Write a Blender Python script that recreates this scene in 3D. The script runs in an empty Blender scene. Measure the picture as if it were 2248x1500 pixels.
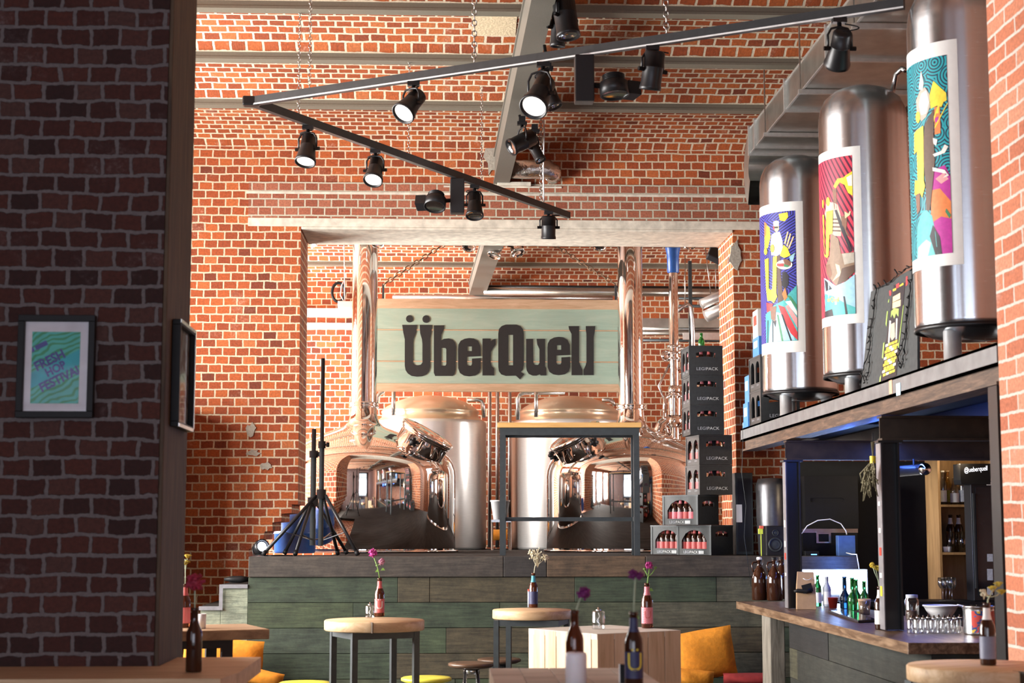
import bpy, bmesh, math, random
from mathutils import Vector, Matrix, Euler
from mathutils.geometry import tessellate_polygon
random.seed(7)
R_ = math.radians
SC = bpy.context.scene
COL = SC.collection
# ---------------------------------------------------------------- camera frame
FPX = 3600.0; H = 1.65
PIT = math.atan(415/FPX); YAW = math.atan(154*math.cos(PIT)/FPX)
CF = Vector((math.sin(YAW)*math.cos(PIT), math.cos(YAW)*math.cos(PIT), math.sin(PIT)))
CR = Vector((math.cos(YAW), -math.sin(YAW), 0)); CU = CR.cross(CF)
def ray(x, y): return CF + CR*((x-1124)/FPX) + CU*((750-y)/FPX)
CAM = Vector((0, 0, H))
def aY(x, y, Y):
    d = ray(x, y); return CAM + d*(Y/d.y)
def aZ(x, y, z):
    d = ray(x, y); return CAM + d*((z-H)/d.z)
def aX(x, y, X):
    d = ray(x, y); return CAM + d*(X/d.x)
# ---------------------------------------------------------------- mesh builder
class MB:
    def __init__(s): s.v=[]; s.f=[]; s.m=[]; s.s=[]; s.uv={}
    def add(s, vs, fs, m=0, smooth=False):
        b=len(s.v); s.v += [Vector(q) for q in vs]
        for f in fs:
            s.f.append([b+i for i in f]); s.m.append(m); s.s.append(smooth)
        return s
    def box(s, lo, hi, m=0, M=None):
        x0,y0,z0=lo; x1,y1,z1=hi
        vs=[Vector(q) for q in ((x0,y0,z0),(x1,y0,z0),(x1,y1,z0),(x0,y1,z0),(x0,y0,z1),(x1,y0,z1),(x1,y1,z1),(x0,y1,z1))]
        if M is not None: vs=[M@q for q in vs]
        return s.add(vs, [(0,3,2,1),(4,5,6,7),(0,1,5,4),(1,2,6,5),(2,3,7,6),(3,0,4,7)], m)
    def cbox(s, c, d, m=0, M=None):
        return s.box([c[i]-d[i]/2 for i in range(3)], [c[i]+d[i]/2 for i in range(3)], m, M)
    def bar(s, p, q, w, h=None, m=0):
        p=Vector(p); q=Vector(q); h=h or w; d=(q-p); L=d.length; d.normalize()
        u=Vector((0,0,1)) if abs(d.z)<.9 else Vector((0,1,0))
        x=d.cross(u).normalized(); u=x.cross(d).normalized()
        M=Matrix((( x.x,d.x,u.x,p.x),(x.y,d.y,u.y,p.y),(x.z,d.z,u.z,p.z),(0,0,0,1)))
        return s.box((-w/2,0,-h/2),(w/2,L,h/2),m,M)
    def lathe(s, prof, n=32, m=0, M=None, smooth=True, a0=0, a1=2*math.pi):
        full=abs(a1-a0-2*math.pi)<1e-6; k=n if full else n+1
        vs=[];fs=[];rings=[]
        for r,z in prof:
            if r<1e-7: rings.append([len(vs)]); vs.append(Vector((0,0,z)))
            else:
                rings.append(list(range(len(vs),len(vs)+k)))
                for i in range(k):
                    a=a0+(a1-a0)*i/n; vs.append(Vector((r*math.cos(a),r*math.sin(a),z)))
        for A,B in zip(rings,rings[1:]):
            if len(A)==1 and len(B)==1: continue
            for i in range(n):
                j=(i+1)%k
                if len(A)==1: fs.append((A[0],B[j],B[i]))
                elif len(B)==1: fs.append((A[i],A[j],B[0]))
                else: fs.append((A[i],A[j],B[j],B[i]))
        if M is not None: vs=[M@q for q in vs]
        return s.add(vs,fs,m,smooth)
    def cyl(s, p, q, r, r2=None, n=16, m=0, smooth=True):
        p=Vector(p);q=Vector(q);L=(q-p).length
        M=Matrix.Translation(p)@(q-p).to_track_quat('Z','Y').to_matrix().to_4x4()
        r2=r if r2 is None else r2
        return s.lathe([(0,0),(r,0),(r,0),(r2,L),(r2,L),(0,L)],n,m,M,smooth)
    def tube(s, pts, r, n=8, m=0, closed=False, smooth=True):
        pts=[Vector(q) for q in pts]; N=len(pts); vs=[];fs=[]; up=None
        for i,q in enumerate(pts):
            if closed: t=(pts[(i+1)%N]-pts[i-1])
            else: t=pts[min(i+1,N-1)]-pts[max(i-1,0)]
            t.normalize()
            if up is None: up=Vector((0,0,1)) if abs(t.z)<.9 else Vector((1,0,0))
            x=t.cross(up).normalized(); up=x.cross(t).normalized()
            rr=r[i] if isinstance(r,(list,tuple)) else r
            for k in range(n):
                a=2*math.pi*k/n; vs.append(q+x*(rr*math.cos(a))+up*(rr*math.sin(a)))
        for i in range(N if closed else N-1):
            for k in range(n):
                a=i*n+k; b=i*n+(k+1)%n; c=((i+1)%N)*n+(k+1)%n; d=((i+1)%N)*n+k
                fs.append((a,b,c,d))
        if not closed:
            fs.append(list(range(n))[::-1]); fs.append(list(range((N-1)*n,N*n)))
        return s.add(vs,fs,m,smooth)
    def ball(s, c, r, m=0, n=12, sz=1.0, M=None):
        pr=[(max(0,r*math.sin(math.pi*i/n)),-r*sz*math.cos(math.pi*i/n)) for i in range(n+1)]
        pr[0]=(0,-r*sz);pr[-1]=(0,r*sz)
        T=Matrix.Translation(Vector(c)); 
        return s.lathe(pr,n*2,m,T@M if M is not None else T)
    def plate(s, outer, holes, t, fn, m=0, ms=None):
        """a flat sheet with holes, thickness t; fn(u,v,w) -> point"""
        loops=[list(outer)]+[list(h) for h in holes]
        flat=[q for l in loops for q in l]
        tr=tessellate_polygon([[Vector((u,v,0)) for u,v in l] for l in loops])
        n=len(flat); tri=[]
        for a,b,c in tr:
            A,B,C=flat[a],flat[b],flat[c]
            if (B[0]-A[0])*(C[1]-A[1])-(B[1]-A[1])*(C[0]-A[0])<0: b,c=c,b
            tri.append((a,b,c))
        vs=[fn(u,v,0) for u,v in flat]
        if not t: return s.add(vs,tri,m)
        vs+=[fn(u,v,t) for u,v in flat]
        s.add(vs,tri+[(c+n,b+n,a+n) for a,b,c in tri],m)
        b0=0; sd=[]
        for l in loops:
            k=len(l)
            for i in range(k): sd.append((b0+i,b0+i+n,b0+(i+1)%k+n,b0+(i+1)%k))
            b0+=k
        s.add(vs,sd,m if ms is None else ms)
        return s
    def text(s, txt, size, fn, m=0, align='CENTER', sx=1.0, bold=0):
        cu=bpy.data.curves.new('t','FONT'); cu.body=txt; cu.size=size; cu.align_x=align; cu.align_y='CENTER'; cu.resolution_u=3; cu.offset=bold
        ob=bpy.data.objects.new('t',cu); COL.objects.link(ob)
        dg=bpy.context.evaluated_depsgraph_get(); me=bpy.data.meshes.new_from_object(ob.evaluated_get(dg))
        s.add([fn(v.co.x*sx,v.co.y,0) for v in me.vertices],[list(p.vertices) for p in me.polygons],m)
        bpy.data.objects.remove(ob); bpy.data.curves.remove(cu); bpy.data.meshes.remove(me)
        return s
    def build(s, name, mats, parent=None, bevel=0, seg=2, local=False, subd=0):
        """coordinates are world ones unless local; the part hangs under parent"""
        if not isinstance(mats,(list,tuple)): mats=[mats]
        vs=s.v
        if parent is not None and not local:
            I=world(parent).inverted(); vs=[I@q for q in s.v]
        me=bpy.data.meshes.new(name); me.from_pydata([tuple(q) for q in vs],[],s.f)
        for mt in mats: me.materials.append(mt)
        me.polygons.foreach_set('material_index',s.m); me.polygons.foreach_set('use_smooth',s.s)
        uvl=me.uv_layers.new(name='UVMap'); uvd=uvl.data
        for p in me.polygons:
            cu=s.uv.get(p.index)
            nx,ny,nz=(abs(c) for c in p.normal)
            for k,li in enumerate(p.loop_indices):
                if cu: uvd[li].uv=cu[k]; continue
                c=s.v[me.loops[li].vertex_index]
                uvd[li].uv=(c.y,c.z) if nx>=ny and nx>=nz else ((c.x,c.z) if ny>=nz else (c.x,c.y))
        me.validate(clean_customdata=False)
        o=bpy.data.objects.new(name,me); COL.objects.link(o)
        if parent is not None: o.parent=parent
        if bevel:
            b=o.modifiers.new('b','BEVEL'); b.width=bevel; b.segments=seg; b.limit_method='ANGLE'
        if subd:
            b=o.modifiers.new('s','SUBSURF'); b.levels=subd; b.render_levels=subd
        return o
def world(o):
    M=Matrix.LocRotScale(o.location,o.rotation_euler,None)
    return world(o.parent)@M if o.parent else M
def tag(o,label,cat,group=None,kind=None):
    if label: o['label']=label
    if cat: o['category']=cat
    if group: o['group']=group
    if kind: o['kind']=kind
    return o
def thing(name,loc,label,cat,group=None,rz=0):
    o=bpy.data.objects.new(name,None); o.empty_display_size=.05; COL.objects.link(o)
    o.location=Vector(loc); o.rotation_euler=(0,0,rz)
    return tag(o,label,cat,group)
def structure(o): o['kind']='structure'; return o
def dup(root,loc,rz=0,label=None,group=None):
    r=root.copy(); COL.objects.link(r); r.location=Vector(loc); r.rotation_euler=(0,0,rz)
    if label: r['label']=label
    if group: r['group']=group
    for ch in list(root.children):
        c=ch.copy(); COL.objects.link(c); c.parent=r
        for g in list(ch.children):
            d=g.copy(); COL.objects.link(d); d.parent=c
    return r
# ---------------------------------------------------------------- materials
def nt(name):
    m=bpy.data.materials.new(name); m.use_nodes=True; t=m.node_tree
    return m,t,t.nodes['Principled BSDF']
def setp(b,**k):
    for a,v in k.items(): b.inputs[a].default_value=v
def ramp(t,stops,interp='LINEAR'):
    r=t.nodes.new('ShaderNodeValToRGB'); e=r.color_ramp.elements; r.color_ramp.interpolation=interp
    while len(e)<len(stops): e.new(.5)
    for i,(p,c) in enumerate(stops): e[i].position=p; e[i].color=(*c,1) if len(c)==3 else c
    return r
def node(t,typ,**k):
    n=t.nodes.new(typ)
    for a,v in k.items():
        if a in n.inputs.keys(): n.inputs[a].default_value=v
        else: setattr(n,a,v)
    return n
def math_(t,op,a,b=None,c=None):
    n=t.nodes.new('ShaderNodeMath'); n.operation=op
    for i,v in enumerate((a,b,c)):
        if v is None: continue
        if isinstance(v,(int,float)): n.inputs[i].default_value=v
        else: t.links.new(v,n.inputs[i])
    return n.outputs[0]
def mixc(t,f,a,b,mode='MIX'):
    n=t.nodes.new('ShaderNodeMix'); n.data_type='RGBA'; n.blend_type=mode
    for i,v in ((0,f),(6,a),(7,b)):
        if isinstance(v,(int,float)): n.inputs[i].default_value=v
        elif isinstance(v,(tuple,list)): n.inputs[i].default_value=(*v,1)
        else: t.links.new(v,n.inputs[i])
    return n.outputs[2]
def M(name,col,rough=.5,metal=0,var=.12,scale=25,bump=0,**k):
    m,t,b=nt(name); L=t.links
    tc=node(t,'ShaderNodeTexCoord'); no=node(t,'ShaderNodeTexNoise',Scale=scale,Detail=4.0)
    L.new(tc.outputs['Object'],no.inputs['Vector'])
    d=[c*(1-var) for c in col]; e=[min(1,c*(1+var)) for c in col]
    r=ramp(t,[(.3,d),(.7,e)]); L.new(no.outputs['Fac'],r.inputs[0]); L.new(r.outputs[0],b.inputs['Base Color'])
    setp(b,Roughness=rough,Metallic=metal); 
    if bump:
        bp=node(t,'ShaderNodeBump',Strength=bump,Distance=.01); L.new(no.outputs['Fac'],bp.inputs['Height']); L.new(bp.outputs[0],b.inputs['Normal'])
    for a,v in k.items(): b.inputs[a.replace('_',' ')].default_value=v
    return m
def glass(name,col,rough=.03,trans=1.0,ior=1.45):
    m,t,b=nt(name); tc=node(t,'ShaderNodeTexCoord'); no=node(t,'ShaderNodeTexNoise',Scale=9.0)
    t.links.new(tc.outputs['Object'],no.inputs['Vector'])
    r=ramp(t,[(.3,[c*.92 for c in col]),(.7,col)]); t.links.new(no.outputs['Fac'],r.inputs[0]); t.links.new(r.outputs[0],b.inputs['Base Color'])
    setp(b,Roughness=rough,IOR=ior); b.inputs['Transmission Weight'].default_value=trans
    return m
def thin_glass(name,col,refl=.12,k=.55):
    """clear glass light passes through: see-through with a mirror-like sheen that grows at grazing angles"""
    m,t,b=nt(name); L=t.links; out=t.nodes['Material Output']
    tc=node(t,'ShaderNodeTexCoord'); no=node(t,'ShaderNodeTexNoise',Scale=12.0); L.new(tc.outputs['Object'],no.inputs['Vector'])
    r=ramp(t,[(.3,[c*.95 for c in col]),(.7,col)]); L.new(no.outputs['Fac'],r.inputs[0])
    tr=node(t,'ShaderNodeBsdfTransparent'); L.new(r.outputs[0],tr.inputs[0]); gl=node(t,'ShaderNodeBsdfGlossy'); gl.inputs['Roughness'].default_value=.03
    lw=node(t,'ShaderNodeLayerWeight'); lw.inputs['Blend'].default_value=.35
    f=math_(t,'ADD',math_(t,'MULTIPLY',lw.outputs['Facing'],k),refl); mx=node(t,'ShaderNodeMixShader'); L.new(f,mx.inputs[0]); L.new(tr.outputs[0],mx.inputs[1]); L.new(gl.outputs[0],mx.inputs[2]); L.new(mx.outputs[0],out.inputs[0]); return m
def emit(name,col,st):
    m,t,b=nt(name); setp(b,**{'Base Color':(*col,1),'Emission Color':(*col,1),'Emission Strength':st,'Roughness':.4}); return m
def brick(name,stops,mortar,eff=.25,effc=(.62,.5,.4),bw=.122,rh=.077,ms=.008,rough=.85,wob=.012,bump=.6):
    m,t,b=nt(name); L=t.links
    tc=node(t,'ShaderNodeTexCoord')
    n1=node(t,'ShaderNodeTexNoise',Scale=5.0,Detail=2.0); L.new(tc.outputs['UV'],n1.inputs['Vector'])
    n2=node(t,'ShaderNodeTexNoise',Scale=38.0,Detail=3.0); L.new(tc.outputs['UV'],n2.inputs['Vector'])
    def off(n,amp):
        s=node(t,'ShaderNodeVectorMath',operation='SUBTRACT'); L.new(n.outputs['Color'],s.inputs[0]); s.inputs[1].default_value=(.5,.5,.5)
        q=node(t,'ShaderNodeVectorMath',operation='SCALE'); L.new(s.outputs[0],q.inputs[0]); q.inputs['Scale'].default_value=amp; return q.outputs[0]
    a=node(t,'ShaderNodeVectorMath',operation='ADD'); L.new(tc.outputs['UV'],a.inputs[0]); L.new(off(n1,wob*1.6),a.inputs[1])
    a2=node(t,'ShaderNodeVectorMath',operation='ADD'); L.new(a.outputs[0],a2.inputs[0]); L.new(off(n2,wob*.7),a2.inputs[1])
    br=node(t,'ShaderNodeTexBrick',offset=.5,Scale=1.0,Color1=(0,0,0,1),Color2=(1,1,1,1),Mortar=(0,0,0,1))
    br.inputs['Mortar Size'].default_value=ms; br.inputs['Mortar Smooth'].default_value=.25; br.inputs['Bias'].default_value=0
    br.inputs['Brick Width'].default_value=bw; br.inputs['Row Height'].default_value=rh
    L.new(a2.outputs[0],br.inputs['Vector'])
    rc=ramp(t,stops); L.new(br.outputs['Color'],rc.inputs[0])
    n3=node(t,'ShaderNodeTexNoise',Scale=55.0,Detail=5.0,Roughness=.7); L.new(tc.outputs['UV'],n3.inputs['Vector'])
    sp=ramp(t,[(.3,(.62,.62,.62)),(.65,(1.15,1.12,1.1))]); L.new(n3.outputs['Fac'],sp.inputs[0])
    c1=mixc(t,1.0,rc.outputs[0],sp.outputs[0],'MULTIPLY')
    n4=node(t,'ShaderNodeTexNoise',Scale=2.3,Detail=6.0,Roughness=.72); L.new(tc.outputs['UV'],n4.inputs['Vector'])
    ef=ramp(t,[(.56,(0,0,0)),(.74,(1,1,1))]); L.new(n4.outputs['Fac'],ef.inputs[0])
    fs=ramp(t,[(.5,(0,0,0)),(.62,(1,1,1))]); L.new(n3.outputs['Fac'],fs.inputs[0])
    e1=math_(t,'MULTIPLY',ef.outputs[0],eff); e2=math_(t,'MULTIPLY',fs.outputs[0],e1); e3=math_(t,'ADD',math_(t,'MULTIPLY',e2,1.2),math_(t,'MULTIPLY',e1,.35))
    c2=mixc(t,e3,c1,effc)
    mo=ramp(t,[(.3,[q*.75 for q in mortar]),(.7,[min(1,q*1.12) for q in mortar])]); L.new(n3.outputs['Fac'],mo.inputs[0])
    c3=mixc(t,br.outputs['Fac'],c2,mo.outputs[0]); L.new(c3,b.inputs['Base Color'])
    hgt=math_(t,'ADD',math_(t,'MULTIPLY',math_(t,'SUBTRACT',1.0,br.outputs['Fac']),1.0),math_(t,'MULTIPLY',n3.outputs['Fac'],.5))
    bp=node(t,'ShaderNodeBump',Strength=bump,Distance=.012); L.new(hgt,bp.inputs['Height']); L.new(bp.outputs[0],b.inputs['Normal'])
    setp(b,Roughness=rough); return m
def wood(name,stops,axis=0,scale=3.0,stretch=14,rough=.6,island=.0,stain=None,bump=.25):
    """grain runs along axis (0 x, 1 y, 2 z); every loose board gets its own shift"""
    m,t,b=nt(name); L=t.links
    tc=node(t,'ShaderNodeTexCoord'); ge=node(t,'ShaderNodeNewGeometry')
    mp=node(t,'ShaderNodeMapping'); sc=[stretch]*3; sc[axis]=1.0; mp.inputs['Scale'].default_value=sc
    L.new(tc.outputs['Object'],mp.inputs['Vector'])
    cm=node(t,'ShaderNodeCombineXYZ'); r9=math_(t,'MULTIPLY',ge.outputs['Random Per Island'],37.0)
    for i in range(3): L.new(r9,cm.inputs[i])
    L.new(cm.outputs[0],mp.inputs['Location'])
    n=node(t,'ShaderNodeTexNoise',Scale=scale,Detail=8.0,Roughness=.65,Distortion=.6); L.new(mp.outputs[0],n.inputs['Vector'])
    v=math_(t,'ADD',n.outputs['Fac'],math_(t,'MULTIPLY',math_(t,'SUBTRACT',ge.outputs['Random Per Island'],.5),island))
    r=ramp(t,stops); L.new(v,r.inputs[0]); c=r.outputs[0]
    if stain:
        n2=node(t,'ShaderNodeTexNoise',Scale=4.5,Detail=7.0,Roughness=.75); L.new(tc.outputs['Object'],n2.inputs['Vector'])
        rr=ramp(t,[(.45,(0,0,0)),(.7,(1,1,1))]); L.new(n2.outputs['Fac'],rr.inputs[0])
        c=mixc(t,math_(t,'MULTIPLY',rr.outputs[0],stain[0]),c,stain[1])
    L.new(c,b.inputs['Base Color']); setp(b,Roughness=rough)
    bp=node(t,'ShaderNodeBump',Strength=bump,Distance=.004); L.new(n.outputs['Fac'],bp.inputs['Height']); L.new(bp.outputs[0],b.inputs['Normal'])
    return m
def planks_mat(name,cols,rough=.75):
    """old painted boards: each board its own colour, worn and streaked along x/y"""
    m,t,b=nt(name); L=t.links
    tc=node(t,'ShaderNodeTexCoord'); ge=node(t,'ShaderNodeNewGeometry')
    k=len(cols); r=ramp(t,[(i/k,c) for i,c in enumerate(cols)],'CONSTANT'); L.new(ge.outputs['Random Per Island'],r.inputs[0])
    mp=node(t,'ShaderNodeMapping'); mp.inputs['Scale'].default_value=(1.2,1.2,16); L.new(tc.outputs['Object'],mp.inputs['Vector'])
    n=node(t,'ShaderNodeTexNoise',Scale=3.0,Detail=9.0,Roughness=.7,Distortion=.4); L.new(mp.outputs[0],n.inputs['Vector'])
    n2=node(t,'ShaderNodeTexNoise',Scale=5.0,Detail=9.0,Roughness=.78); L.new(tc.outputs['Object'],n2.inputs['Vector'])
    g=ramp(t,[(.32,(.35,.35,.35)),(.62,(1.3,1.3,1.3))]); L.new(n.outputs['Fac'],g.inputs[0])
    c=mixc(t,.8,r.outputs[0],g.outputs[0],'MULTIPLY')
    g2=ramp(t,[(.36,(.45,.48,.5)),(.64,(1.35,1.32,1.25))]); L.new(n2.outputs['Fac'],g2.inputs[0])
    c=mixc(t,.75,c,g2.outputs[0],'MULTIPLY')
    n3=node(t,'ShaderNodeTexNoise',Scale=26.0,Detail=6.0,Roughness=.8); L.new(mp.outputs[0],n3.inputs['Vector'])
    w=ramp(t,[(.69,(0,0,0)),(.74,(1,1,1))]); L.new(n3.outputs['Fac'],w.inputs[0])
    c=mixc(t,math_(t,'MULTIPLY',w.outputs[0],.75),c,(.42,.33,.22))
    L.new(c,b.inputs['Base Color']); setp(b,Roughness=rough)
    bp=node(t,'ShaderNodeBump',Strength=.4,Distance=.006); L.new(n.outputs['Fac'],bp.inputs['Height']); L.new(bp.outputs[0],b.inputs['Normal'])
    return m
def brushed(name,col,rough=.27,aniso=.75,metal=1.0):
    m,t,b=nt(name); L=t.links
    tg=node(t,'ShaderNodeTangent',direction_type='RADIAL',axis='Z'); L.new(tg.outputs[0],b.inputs['Tangent'])
    tc=node(t,'ShaderNodeTexCoord'); mp=node(t,'ShaderNodeMapping'); mp.inputs['Scale'].default_value=(3,3,90); L.new(tc.outputs['Object'],mp.inputs['Vector'])
    n=node(t,'ShaderNodeTexNoise',Scale=4.0,Detail=4.0); L.new(mp.outputs[0],n.inputs['Vector'])
    r=ramp(t,[(.3,[c*.9 for c in col]),(.7,col)]); L.new(n.outputs['Fac'],r.inputs[0]); L.new(r.outputs[0],b.inputs['Base Color'])
    rr=math_(t,'ADD',math_(t,'MULTIPLY',n.outputs['Fac'],.1),rough-.05); L.new(rr,b.inputs['Roughness'])
    setp(b,Metallic=metal,Anisotropic=aniso); b.inputs['Anisotropic Rotation'].default_value=.25; return m
OR=[(0,(.15,.030,.012)),(.06,(.25,.050,.015)),(.35,(.31,.062,.016)),(.65,(.38,.080,.019)),(.88,(.45,.11,.026)),(1,(.46,.14,.045))]
m_brick=brick('orange_red_brick',OR,(.64,.51,.36),eff=.3)
m_vault=brick('vault_brick',[(p,(c[0]*1.02,c[1]*1.05,c[2]*1.02)) for p,c in OR],(.70,.58,.43),eff=.6,ms=.010,wob=.014)
m_brick_new=brick('pink_newer_brick',[(0,(.26,.075,.04)),(.5,(.33,.105,.058)),(1,(.38,.14,.08))],(.50,.46,.36),eff=.15,wob=.006)
m_brick_dark=brick('shade_dark_brick',[(0,(.028,.009,.008)),(.35,(.055,.015,.011)),(.7,(.078,.021,.014)),(1,(.075,.033,.027))],(.155,.135,.135),eff=.85,effc=(.14,.105,.105),bw=.122,rh=.0775,ms=.009,wob=.022,bump=.9)  # shade of the near brick put into its colour, darker than its own tone
m_brick_right=brick('worn_pink_brick',[(0,(.40,.12,.06)),(.5,(.52,.17,.085)),(1,(.56,.26,.16))],(.60,.52,.45),eff=.7,effc=(.62,.52,.46),bw=.25,rh=.077,ms=.008,wob=.014)
m_conc=M('pale_concrete',(.62,.57,.48),.9,0,.2,14,.3)
m_plaster=M('sandy_plaster',(.62,.5,.33),.95,0,.15,60,.4)
m_cement=M('grey_cement_patch',(.36,.33,.28),.95,0,.15,60,.4)
m_floor=M('dark_floor',(.05,.045,.04),.6)
m_joist=M('grey_painted_steel',(.17,.155,.12),.5,0,.06,60)
m_girder=M('grey_girder_paint',(.15,.14,.118),.5,0,.05,120,.1)
m_black=M('black_paint',(.010,.010,.011),.5,0,.1,Specular_IOR_Level=.2)
m_blackm=M('black_metal',(.016,.016,.018),.38,.3,.1)
m_rail=M('dark_grey_rail',(.045,.047,.05),.4,.3,.1)
m_railw=M('pale_rail_edge',(.7,.7,.7),.4)
m_darkwall=M('black_wall_paint',(.01,.01,.011),.7)
m_steel=brushed('brushed_steel',(.80,.85,.90),.25,.75)
m_ferm=brushed('satin_steel',(.80,.78,.76),.32,.6,.6)
m_chrome=M('polished_steel',(.86,.84,.82),.045,1,.02,3)
m_galv=M('galvanised_duct',(.50,.52,.49),.28,.95,.14,8)
m_galv2=M('galvanised_edge',(.72,.72,.70),.35,.9,.08)
m_foil=M('crinkled_foil',(.75,.73,.7),.22,1,.1,30,.8)
m_chain=M('bright_chain',(.42,.40,.38),.35,1,.05)
m_chaind=M('rusty_chain',(.16,.10,.06),.6,.6,.2)
m_frame=M('grey_steel_frame',(.040,.048,.052),.45,.4,.12)
m_beam=M('blue_grey_steel_channel',(.22,.23,.24),.45,.5,.2,9,.1)
m_beamr=wood('rust_streaked_steel',[(.3,(.03,.018,.012)),(.5,(.09,.052,.033)),(.7,(.20,.12,.08))],1,4,10,.6)
m_stage_edge=planks_mat('dark_weathered_timber',[(.042,.035,.031),(.055,.045,.038),(.032,.028,.027),(.10,.065,.04)])
m_stage=planks_mat('green_weathered_boards',[(.048,.066,.034),(.062,.074,.045),(.038,.056,.034),(.080,.080,.056),(.042,.058,.040),(.066,.055,.032),(.052,.074,.040)])
m_deck=wood('dark_deck',[(.3,(.014,.012,.011)),(.7,(.045,.040,.037))],0,3,10,.8)
m_deck.node_tree.nodes['Principled BSDF'].inputs['Specular IOR Level'].default_value=.15
m_step=planks_mat('pale_green_boards',[(.22,.25,.19),(.25,.28,.21)])
m_stepm=M('grey_step_trim',(.2,.2,.22),.5)
m_table=wood('pale_oak',[(.3,(.42,.26,.13)),(.5,(.60,.40,.22)),(.72,(.72,.53,.33))],0,2.5,9,.55,.15)
m_table2=wood('honey_board',[(.3,(.55,.30,.09)),(.7,(.70,.42,.15))],0,2.5,9,.4)
m_block=wood('pale_pine_block',[(.3,(.52,.36,.21)),(.5,(.68,.50,.33)),(.72,(.78,.62,.45))],2,2.0,8,.7,.25)
m_tile=M('end_grain_tile',(.36,.31,.25),.7,0,.22,16,.2)
m_oldwood=wood('old_brown_timber',[(.28,(.018,.010,.005)),(.5,(.06,.034,.016)),(.75,(.12,.075,.038))],2,3,9,.7)
m_counter=wood('rough_dark_counter',[(.3,(.06,.033,.018)),(.5,(.14,.08,.045)),(.72,(.32,.21,.13))],1,3.5,10,.38,.1)
m_greypost=wood('silvered_timber',[(.3,(.09,.08,.065)),(.5,(.22,.20,.165)),(.72,(.36,.33,.28))],2,3.5,10,.8)
m_bar=planks_mat('bar_front_boards',[(.013,.021,.013),(.026,.028,.022),(.062,.060,.036),(.013,.013,.013),(.018,.027,.018)])
m_cab=wood('brown_plywood',[(.3,(.20,.11,.04)),(.7,(.36,.21,.085))],2,3,8,.5)
m_sign=wood('mint_painted_planks',[(.25,(.30,.44,.36)),(.5,(.36,.50,.41)),(.75,(.44,.56,.46))],0,2.2,7,.8,.08,(.35,(.42,.47,.36)))
m_signw=wood('raw_sign_timber',[(.3,(.50,.33,.19)),(.7,(.72,.53,.36))],0,3,9,.7)
m_ink=M('black_lettering',(.012,.012,.012),.7)
m_white=M('white_paint',(.85,.85,.86),.5,0,.02)
m_wax=M('white_wax',(.82,.8,.84),.45,0,.04,20,0,Subsurface_Weight=.2)
m_orange=M('orange_canvas',(.72,.27,.02),.85,0,.12,30,.3)
m_yellow=M('yellow_lacquer',(.80,.75,.08),.35,0,.04)
m_leather=wood('dark_brown_seat',[(.3,(.05,.028,.018)),(.7,(.15,.085,.05))],0,3,6,.35)
m_red=M('red_plastic',(.65,.05,.03),.4)
def striped(name,c1,c2,freq,duty=.62):
    m,t,b=nt(name); L=t.links; tc=node(t,'ShaderNodeTexCoord'); s=node(t,'ShaderNodeSeparateXYZ'); L.new(tc.outputs['Object'],s.inputs[0])
    f=math_(t,'FRACT',math_(t,'MULTIPLY',math_(t,'ADD',math_(t,'ADD',s.outputs[0],s.outputs[1]),s.outputs[2]),freq)); r=ramp(t,[(0,c1),(duty,c2)],'CONSTANT'); L.new(f,r.inputs[0]); L.new(r.outputs[0],b.inputs['Base Color']); setp(b,Roughness=.5); return m
m_redlabel=striped('red_beer_label',(.50,.035,.05),(.70,.28,.24),120)
m_pinklabel=striped('pink_beer_label',(.66,.10,.17),(.80,.45,.45),110)
m_bluelabel=M('navy_beer_label',(.03,.035,.10),.5,0,.25,60)
m_paper=M('white_paper',(.78,.77,.74),.6,0,.03)
m_greyp=M('grey_label',(.42,.45,.5),.6,0,.15,70)
m_brown=glass('brown_glass',(.14,.035,.012),.04,.55)
m_brownd=M('dark_brown_bottle_glass',(.035,.012,.006),.06,0,.1)
m_green=glass('green_glass',(.04,.30,.06),.04,.8)
m_clear=thin_glass('clear_glass',(.93,.95,.96),.10)
m_amber=glass('amber_glass',(.75,.38,.06),.03,.8)
m_crate=M('black_crate_plastic',(.022,.025,.027),.42,0,.2,30)
m_crateg=M('grey_crate_rim',(.050,.058,.062),.45)
m_leg=M('satin_tank_leg',(.82,.82,.82),.35,.55,.05)
m_dome=brushed('reflection_tinted_dome',(.82,.66,.48),.30,.5,.75)  # gold tint painted in for the warm brick mirrored by the steel
m_legi=M('pale_moulded_letters',(.62,.64,.64),.5)
m_blue=M('blue_carton',(.05,.22,.60),.5)
m_bluep=M('blue_plastic',(.02,.11,.42),.35)
m_kraft=M('kraft_paper',(.42,.27,.15),.8,0,.08)
m_stem=M('green_stem',(.22,.42,.08),.6); m_stemg=M('grey_green_stem',(.42,.50,.34),.6)
m_magenta=M('magenta_petals',(.42,.03,.22),.7,0,.3,60); m_purple=M('dark_purple_petals',(.16,.015,.12),.7,0,.3,60)
m_crimson=M('dark_crimson_petals',(.30,.02,.05),.7,0,.3,60); m_yflow=M('yellow_yarrow',(.62,.48,.06),.8,0,.2,60)
m_dry=M('dry_cream_sprays',(.66,.60,.42),.8,0,.15,60); m_herb=M('dried_herbs',(.16,.14,.08),.9,0,.4,40)
m_pinkf=M('pink_petals',(.55,.25,.35),.7,0,.2,60)
m_silver=M('silver_metal',(.6,.6,.6),.25,1,.05)
m_lens=emit('lit_lamp_face',(1,.97,.92),.55)
m_lensoff=M('lamp_reflector',(.8,.8,.8),.12,1,.1,40)
m_led=emit('blue_white_light_panel',(.62,.76,1.0),9)
m_ledstrip=emit('blue_light_strip',(.02,.18,1.0),1.6)
m_stagelamp=emit('cold_white_lamp',(.75,.82,1.0),25)
m_tapey=M('yellow_tape',(.75,.6,.03),.5)
m_mirror=M('picture_glass',(.5,.48,.42),.08,.6)
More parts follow.
